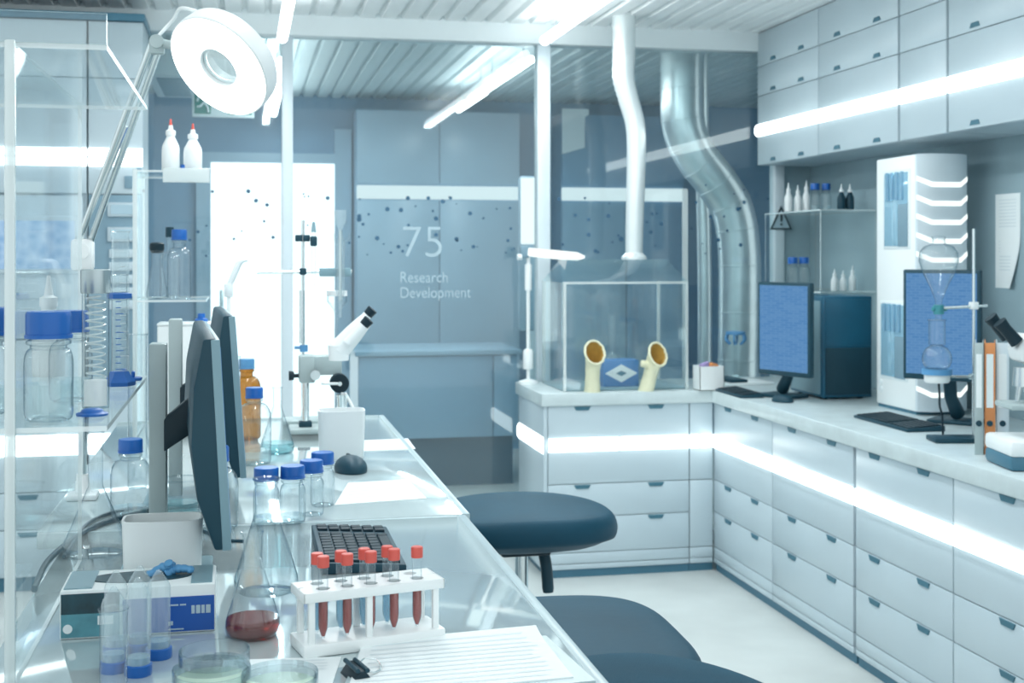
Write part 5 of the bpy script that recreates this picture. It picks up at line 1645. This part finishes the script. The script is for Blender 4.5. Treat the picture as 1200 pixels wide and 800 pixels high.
# pipette stand with blue hooks
p0 = wt(862, 444)
t = thing('pipette_stand', 'slim pipette stand with blue holder ring in the worktop corner', 'stand', p0)
kk = (EYE - WZ) / (444 - HORIZON)
m = MB(); m.lathe([(0, 0), (0.06, 0), (0.06, 0.010), (0.015, 0.02), (0, 0.02)], 28); m.build('base', 'steel', t)
m = MB(); m.cyl((0, 0, 0.015), (0, 0, 56 * kk), 0.007); m.build('rod', 'glass', t)
m = MB(); m.lathe([(0.012, 0), (0.046, 0.0), (0.048, 0.010), (0.046, 0.016), (0.012, 0.014)], 28, Matrix.Translation((0, 0, 52 * kk))); m.build('holder_ring', 'paleblue', t)
for k in range(6):
    a = 2 * PI * k / 6
    m = MB(); m.tube(smooth_path([(0.046 * math.cos(a), 0.046 * math.sin(a), 52 * kk), (0.05 * math.cos(a), 0.05 * math.sin(a), 46 * kk), (0.03 * math.cos(a), 0.03 * math.sin(a), 41 * kk)], 5), 0.006, 8); m.build('hook', 'paleblue', t)

# retort stand with separating funnel in front of the right monitor
tF = 4.02
B0 = wt(1118, 517)
tF = B0.x * SN + B0.y * CS; kf = tF / FPX
def rp(u, v):
    p = mpx(u, tF, v); return Vector((p.x - B0.x, p.y - B0.y, p.z - WZ))
t = thing('retort_stand', 'retort stand on a dark plate in front of the right-hand monitor', 'stand', (B0.x, B0.y, WZ))
m = MB(); m.box((-0.075, -0.05, 0), (0.075, 0.05, 0.016), 0.004, Matrix.Rotation(-YAW, 4, 'Z')); m.build('base', 'dark', t)
r0, r1 = rp(1141, 514), rp(1141, 268)
m = MB(); m.cyl((r0.x, r0.y, 0.012), r1, 0.0052, seg=14); m.build('rod', 'chrome', t)
m = MB(); m.cyl(rp(1104, 361), rp(1157, 358), 0.005, seg=12); m.build('upper_clamp', 'steel', t)
m = MB(); m.cyl(rp(1112, 441), rp(1146, 441), 0.005, seg=12); m.cyl(rp(1136, 441), rp(1147, 441), 0.010, seg=12); m.build('lower_clamp', 'steel', t)
m = MB(); q = rp(1141, 358); m.box(q - Vector((.012, .012, .012)), q + Vector((.012, .012, .012)), 0.003); m.build('clamp_block', 'white', t)
c = rp(1098, 440); C0 = Vector((B0.x + c.x, B0.y + c.y, 0))
def fz(v):
    return EYE - (v - HORIZON) * tF / FPX
z0 = fz(448)
t = thing('heating_mantle', 'blue-rimmed white heating cup under the round flask on the right stand', 'heater', (C0.x, C0.y, z0))
m = MB(); m.lathe([(0, 0), (0.036, 0), (0.040, 0.006), (0.040, 0.026), (0, 0.026)], 30); m.build('cup', 'white', t)
m = MB(); m.lathe([(0.030, 0.025), (0.047, 0.026), (0.047, 0.044), (0.032, 0.044)], 30); m.build('rim', 'paleblue', t)
m = MB(); m.tube(smooth_path([(0.006, 0, 0.0), (0.009, 0, -0.04), (0.012, 0.004, -0.075), (0.022, 0.006, -0.11), (0.026, 0.008, z0 * 0 + WZ - z0 + 0.02)], 6), 0.0035, 8); m.build('power_cable', 'darker', t)
t = thing('round_flask', 'round-bottomed flask with tall neck sitting in the blue-rimmed heating cup', 'flask', (C0.x, C0.y, fz(437)))
prof = [(0, 0)]
rr_ = 17 * kf
for k in range(1, 12):
    a = -PI / 2 + k / 12 * PI
    prof.append((rr_ * math.cos(a), rr_ + rr_ * math.sin(a)))
prof += [(9.5 * kf, rr_ * 1.95), (9.5 * kf, (437 - 376) * kf), (11 * kf, (437 - 375) * kf), (9.5 * kf, (437 - 374) * kf)]
m = MB(); m.lathe(prof, 30); m.build('glass_body', 'glass', t)
q = mpx(1100, tF, 372)
t = thing('separating_funnel', 'pear-shaped glass separating funnel with teal stopcock on the right stand', 'funnel', (q.x, q.y, q.z))
z = lambda v: (372 - v) * kf
m = MB(); m.lathe([(3.5 * kf, z(376)), (4 * kf, z(352)), (10 * kf, z(336)), (18 * kf, z(320)), (22.5 * kf, z(306)), (22 * kf, z(296)), (17 * kf, z(289)), (8 * kf, z(285.5)), (7 * kf, z(280))], 32); m.build('glass_bulb', 'glass', t)
m = MB(); m.lathe([(0, z(368)), (6 * kf, z(368)), (6 * kf, z(357)), (0, z(357))], 20); m.cyl((-8 * kf, 0, z(362)), (10 * kf, 0, z(362)), 2.6 * kf, seg=14); m.build('stopcock', 'teal_stop', t)
m = MB(); m.lathe([(0, z(281)), (7.4 * kf, z(281)), (8 * kf, z(277)), (0, z(276))], 20); m.build('stopper', 'glass', t)

# ring binders
tB_ = 3.84
def binder(label, u0, u1, mat, lab):
    a, c_ = att(u0, tB_), att(u1, tB_)
    w = (c_ - a).length * 0.93 - 0.001
    t = thing('ring_binder', label, 'binder', (a.x, a.y, WZ), -math.atan2(ray(1162)[0], ray(1162)[1]))
    h = 0.335
    m = MB(); m.box((0, 0, 0), (w, 0.004, h), 0.001); m.build('spine', mat, t)
    m = MB(); m.box((0, 0.003, 0), (0.003, 0.165, h), 0.0008); m.box((w - 0.003, 0.003, 0), (w, 0.165, h), 0.0008); m.build('cover_board', mat, t)
    m = MB(); m.box((0.004, 0.012, 0.006), (w - 0.004, 0.155, h - 0.01)); m.build('pages', 'paper', t)
    m = MB(); m.box((w * .18, -0.001, h * .42), (w * .82, 0.001, h * .90)); m.build('spine_label', 'paper', t)
    m = MB(); m.lathe([(0.004, 0), (0.009, 0), (0.009, 0.002), (0.004, 0.002)], 20, Matrix.Translation((w / 2, 0.0, h * .28)) @ Matrix.Rotation(PI / 2, 4, 'X')); m.lathe([(0, 0), (0.0055, 0), (0.0055, 0.001), (0, 0.001)], 16, Matrix.Translation((w / 2, 0.0, h * .28)) @ Matrix.Rotation(PI / 2, 4, 'X')); m.build('finger_ring', 'dark', t)
binder('grey ring binder left of the orange one on the right worktop', 1142, 1153, 'grey', 1)
binder('orange ring binder between two grey ones on the right worktop', 1153.5, 1167, 'orange', 1)
binder('pale grey ring binder right of the orange one, behind the white microscope', 1167.5, 1183, 'post', 1)

# white microscope at the right edge of the picture
X0 = wt(1213, 548)
tX = X0.x * SN + X0.y * CS; kx = tX / FPX
t = thing('white_microscope', 'white compound microscope with black eyepieces at the right edge of the worktop', 'microscope', (X0.x, X0.y, WZ), -YAW)
q = lambda u, v, d=0.0: Vector(((u - 1213) * kx, d, (548 - v) * kx))
m = MB(); m.box((-40 * kx, -0.07, 0), (46 * kx, 0.13, 18 * kx), 0.012); m.build('base', 'plinth', t)
m = MB(); m.box((-40 * kx, -0.072, 16 * kx), (46 * kx, 0.132, 35 * kx), 0.012); m.build('base_cover', 'white', t)
m = MB(); m.prism([(2 * kx, 33 * kx), (34 * kx, 33 * kx), (34 * kx, 150 * kx), (-14 * kx, 158 * kx), (-26 * kx, 140 * kx), (-22 * kx, 126 * kx), (0, 118 * kx)], -0.03, 0.05, bev=0.006); m.build('arm', 'white', t)
m = MB(); m.box((-36 * kx, -0.055, 70 * kx), (4 * kx, 0.075, 76 * kx), 0.003); m.build('stage', 'grey', t)
m = MB(); m.cyl(q(1199, 430), q(1199, 452), 0.026, 0.03); m.build('nosepiece', 'steel', t)
for dx in (-7, 6):
    m = MB(); m.cyl(q(1199 + dx * .5, 448), q(1199 + dx, 470), 0.010, 0.007); m.build('objective', 'steel', t)
hq0, hq1 = q(1214, 420), q(1182, 394)
m = MB(); m.tube([q(1222, 428), hq0, hq0.lerp(hq1, .55)], [0.032, 0.034, 0.026], 20); m.build('binocular_head', 'white', t)
for s in (-1, 1):
    off = Vector((0.006 * s, 0.024 * s, -0.006 * s)) + Vector((-0.010 * s, 0, 0.012 * s))
    d = (q(1160, 370) - q(1184, 398)).normalized()
    m = MB(); a = q(1186, 398) + off; m.tube([a, a + d * 0.05, a + d * 0.075], [0.019, 0.017, 0.020], 18); e_ = m.build('eyepiece', 'darker', t)
m = MB(); m.cyl(q(1226, 500, -0.045), q(1226, 500, 0.065), 0.02); m.build('focus_knob', 'dark', t)

# paper on the right wall
a_, c_ = on_x(1167, WX, 228), on_x(1196, WX, 338)
t = thing('wall_paper_sheet', 'printed white sheet pinned to the wall above the white microscope', 'paper', (WX, a_.y, a_.z))
w, h = a_.y - c_.y, a_.z - on_x(1167, WX, 337).z
tb = bmesh.new(); N = 12; top = []; bk = []
for j in range(N + 1):
    r1_, r2_ = [], []
    for i in range(N + 1):
        u, v = i / N, j / N
        wv = w * (1.0 - 0.22 * max(0, v - 0.55) / 0.45 * u)
        cv = 0.05 * max(0, u + v - 1.35) ** 2
        r1_.append(tb.verts.new((-0.002 - cv, -u * wv, -v * h))); r2_.append(tb.verts.new((-0.0008 - cv, -u * wv, -v * h)))
    top.append(r1_); bk.append(r2_)
for j in range(N):
    for i in range(N):
        tb.faces.new((top[j][i], top[j + 1][i], top[j + 1][i + 1], top[j][i + 1])); tb.faces.new((bk[j][i], bk[j][i + 1], bk[j + 1][i + 1], bk[j + 1][i]))
for i in range(N):
    tb.faces.new((top[0][i], top[0][i + 1], bk[0][i + 1], bk[0][i])); tb.faces.new((top[N][i], bk[N][i], bk[N][i + 1], top[N][i + 1]))
    tb.faces.new((top[i][0], bk[i][0], bk[i + 1][0], top[i + 1][0])); tb.faces.new((top[i][N], top[i + 1][N], bk[i + 1][N], bk[i][N]))
m = MB(); m.merge(tb); m.build('page', 'paper', t)
m = MB()
for z0_, z1_, y0_, y1_ in ((.06, .40, .16, .84), (.50, .66, .16, .20), (.66, .86, .18, .62)):
    for k in range(int((z1_ - z0_) / 0.035)):
        zz = -h * (z0_ + 0.035 * k)
        m.box((-0.003, -w * y1_, zz - 0.004), (-0.0021, -w * y0_, zz))
m.build('printed_lines', 'ink', t)

# warning triangle on the right post
a_ = on_y(916, PY - 0.045, 256)
t = thing('warning_sign', 'triangular warning sign with exclamation mark on the post beside the wall cabinets', 'sign', (a_.x, PY - 0.036, a_.z))
ks = (a_.x * SN + a_.y * CS) / FPX
m = MB(); m.prism([(-14 * ks, -13 * ks), (14 * ks, -13 * ks), (0, 15 * ks)], -0.004, 0.0); m.build('border', 'darker', t)
m = MB(); m.prism([(-10.5 * ks, -11 * ks), (10.5 * ks, -11 * ks), (0, 10.5 * ks)], -0.006, -0.0035); m.build('plate', 'letter', t)
m = MB(); m.prism([(-1.2 * ks, -3.5 * ks), (1.2 * ks, -3.5 * ks), (1.6 * ks, 5 * ks), (-1.6 * ks, 5 * ks)], -0.008, -0.0055); m.prism([(-1.3 * ks, -8 * ks), (1.3 * ks, -8 * ks), (1.3 * ks, -5.5 * ks), (-1.3 * ks, -5.5 * ks)], -0.008, -0.0055); m.build('exclamation_mark', 'darker', t)

# clear shelf with bottles on the right wall
SX0, SX1 = 2.50, WX - 0.005
SH1, SH2 = 1.60, 1.235
t = thing('wall_shelf', 'clear acrylic shelf unit with small bottles in the corner under the wall cabinets', 'shelf', (SX0, 5.26, WZ))
for z in (SH1, SH2):
    m = MB(); m.panel((0, 0, z - WZ - 0.006), (SX1 - SX0, 0.62, z - WZ)); m.build('shelf_board', ['acrylic', 'acryledge'], t)
for y in (0.0, 0.61):
    m = MB(); m.panel((0, y, 0), (SX1 - SX0, y + 0.006, SH1 - WZ - 0.006)); m.build('side_sheet', ['acrylic', 'acryledge'], t)
def shp(u, y, z):
    return Vector((on_y(u, y).x, y, z + 0.0006))
kS = 5.7 / FPX
for u, h, w_ in ((924, 36, 'left'), (935, 33, 'middle'), (945, 39, 'right')):
    squeeze_bottle('small white dropper bottle, %s of three on the upper wall shelf board' % w_, shp(u, 5.62, SH1), 5.0 * kS, h * kS, 'white', name='dropper_bottle')
for u, w_ in ((955, 'left'), (968, 'right')):
    bottle('small clear bottle with blue cap, %s of two on the upper wall shelf board' % w_, shp(u, 5.52, SH1), 5.9 * kS, 34 * kS, cr=5.4 * kS, ch=8 * kS, level=0.4)
for u, w_ in ((986, 'left'), (996, 'right')):
    t = squeeze_bottle('small dark bottle with white dropper cap, %s of two on the upper wall shelf board' % w_, shp(u, 5.36, SH1), 5.0 * kS, 31 * kS, 'white', name='dark_dropper_bottle', body='dark')
for u, w_ in ((929, 'left'), (942, 'right')):
    bottle('clear bottle with blue cap, %s of two on the lower wall shelf board' % w_, shp(u, 5.60, SH2), 7.5 * kS, 40 * kS, cr=6 * kS, ch=8 * kS, level=0.3)
for u, w_, h in ((978, 'left', 26), (988, 'middle', 24), (999, 'right', 30)):
    squeeze_bottle('small white bottle, %s of three on the lower wall shelf board above the tower' % w_, shp(u, 5.38, SH2), 4.5 * kS, h * kS, 'white', name='dropper_bottle')

# vertical stand with horizontal white lamp beside the fume box
B1 = at(619, 449, WZ); B1.y = min(B1.y, 5.80)
B1 = Vector((on_y(619, 5.80).x, 5.80, WZ))
tl = B1.x * SN + B1.y * CS; ks = tl / FPX
t = thing('glow_stand', 'white stand with horizontal lamp tube left of the clear fume box', 'lamp', B1)
zv = lambda v: EYE - (v - HORIZON) * tl / FPX - WZ
m = MB(); m.lathe([(0, 0), (0.045, 0), (0.045, 0.012), (0.012, 0.022), (0, 0.022)], 24); m.build('base', 'white', t)
m = MB(); m.cyl((0, 0, 0.02), (0, 0, zv(292)), 0.0085); m.build('pole', 'white', t)
m = MB(); m.lathe([(0, zv(432)), (0.022, zv(432)), (0.024, zv(430)), (0.024, zv(412)), (0.018, zv(409)), (0, zv(409))], 22); m.lathe([(0, zv(340)), (0.016, zv(340)), (0.016, zv(310)), (0, zv(308))], 18); m.build('sleeve', 'white', t)
m = MB(); m.tube([(-2 * ks, -0.02, zv(295)), (40 * ks, -0.02, zv(299)), (58 * ks, -0.02, zv(300.5)), (67 * ks, -0.02, zv(301))], [0.020, 0.021, 0.020, 0.006], 18); m.build('lamp_tube', 'ring', t)
m = MB(); m.box((-10 * ks, -0.03, zv(302)), (0, 0.01, zv(288)), 0.006); m.build('lamp_socket', 'slate', t)
m = MB(); m.cyl((-14 * ks, -0.02, zv(301)), (-9 * ks, -0.02, zv(301)), 0.014); m.build('end_knob', 'white', t)
# volumetric flask inside the fume box
p0 = Vector((on_y(717, FY + 0.27).x, FY + 0.27, 0.8066))
kv = (p0.x * SN + p0.y * CS) / FPX
t = thing('volumetric_flask', 'round clear flask with long neck inside the fume box', 'flask', p0)
m = MB(); m.lathe([(0, 0.002), (9 * kv, 0), (12 * kv, 4 * kv), (14.5 * kv, 14 * kv), (12 * kv, 26 * kv), (5 * kv, 36 * kv), (4.2 * kv, 42 * kv), (4.2 * kv, 78 * kv), (5.4 * kv, 80 * kv)], 28); m.build('glass_body', 'glass', t)
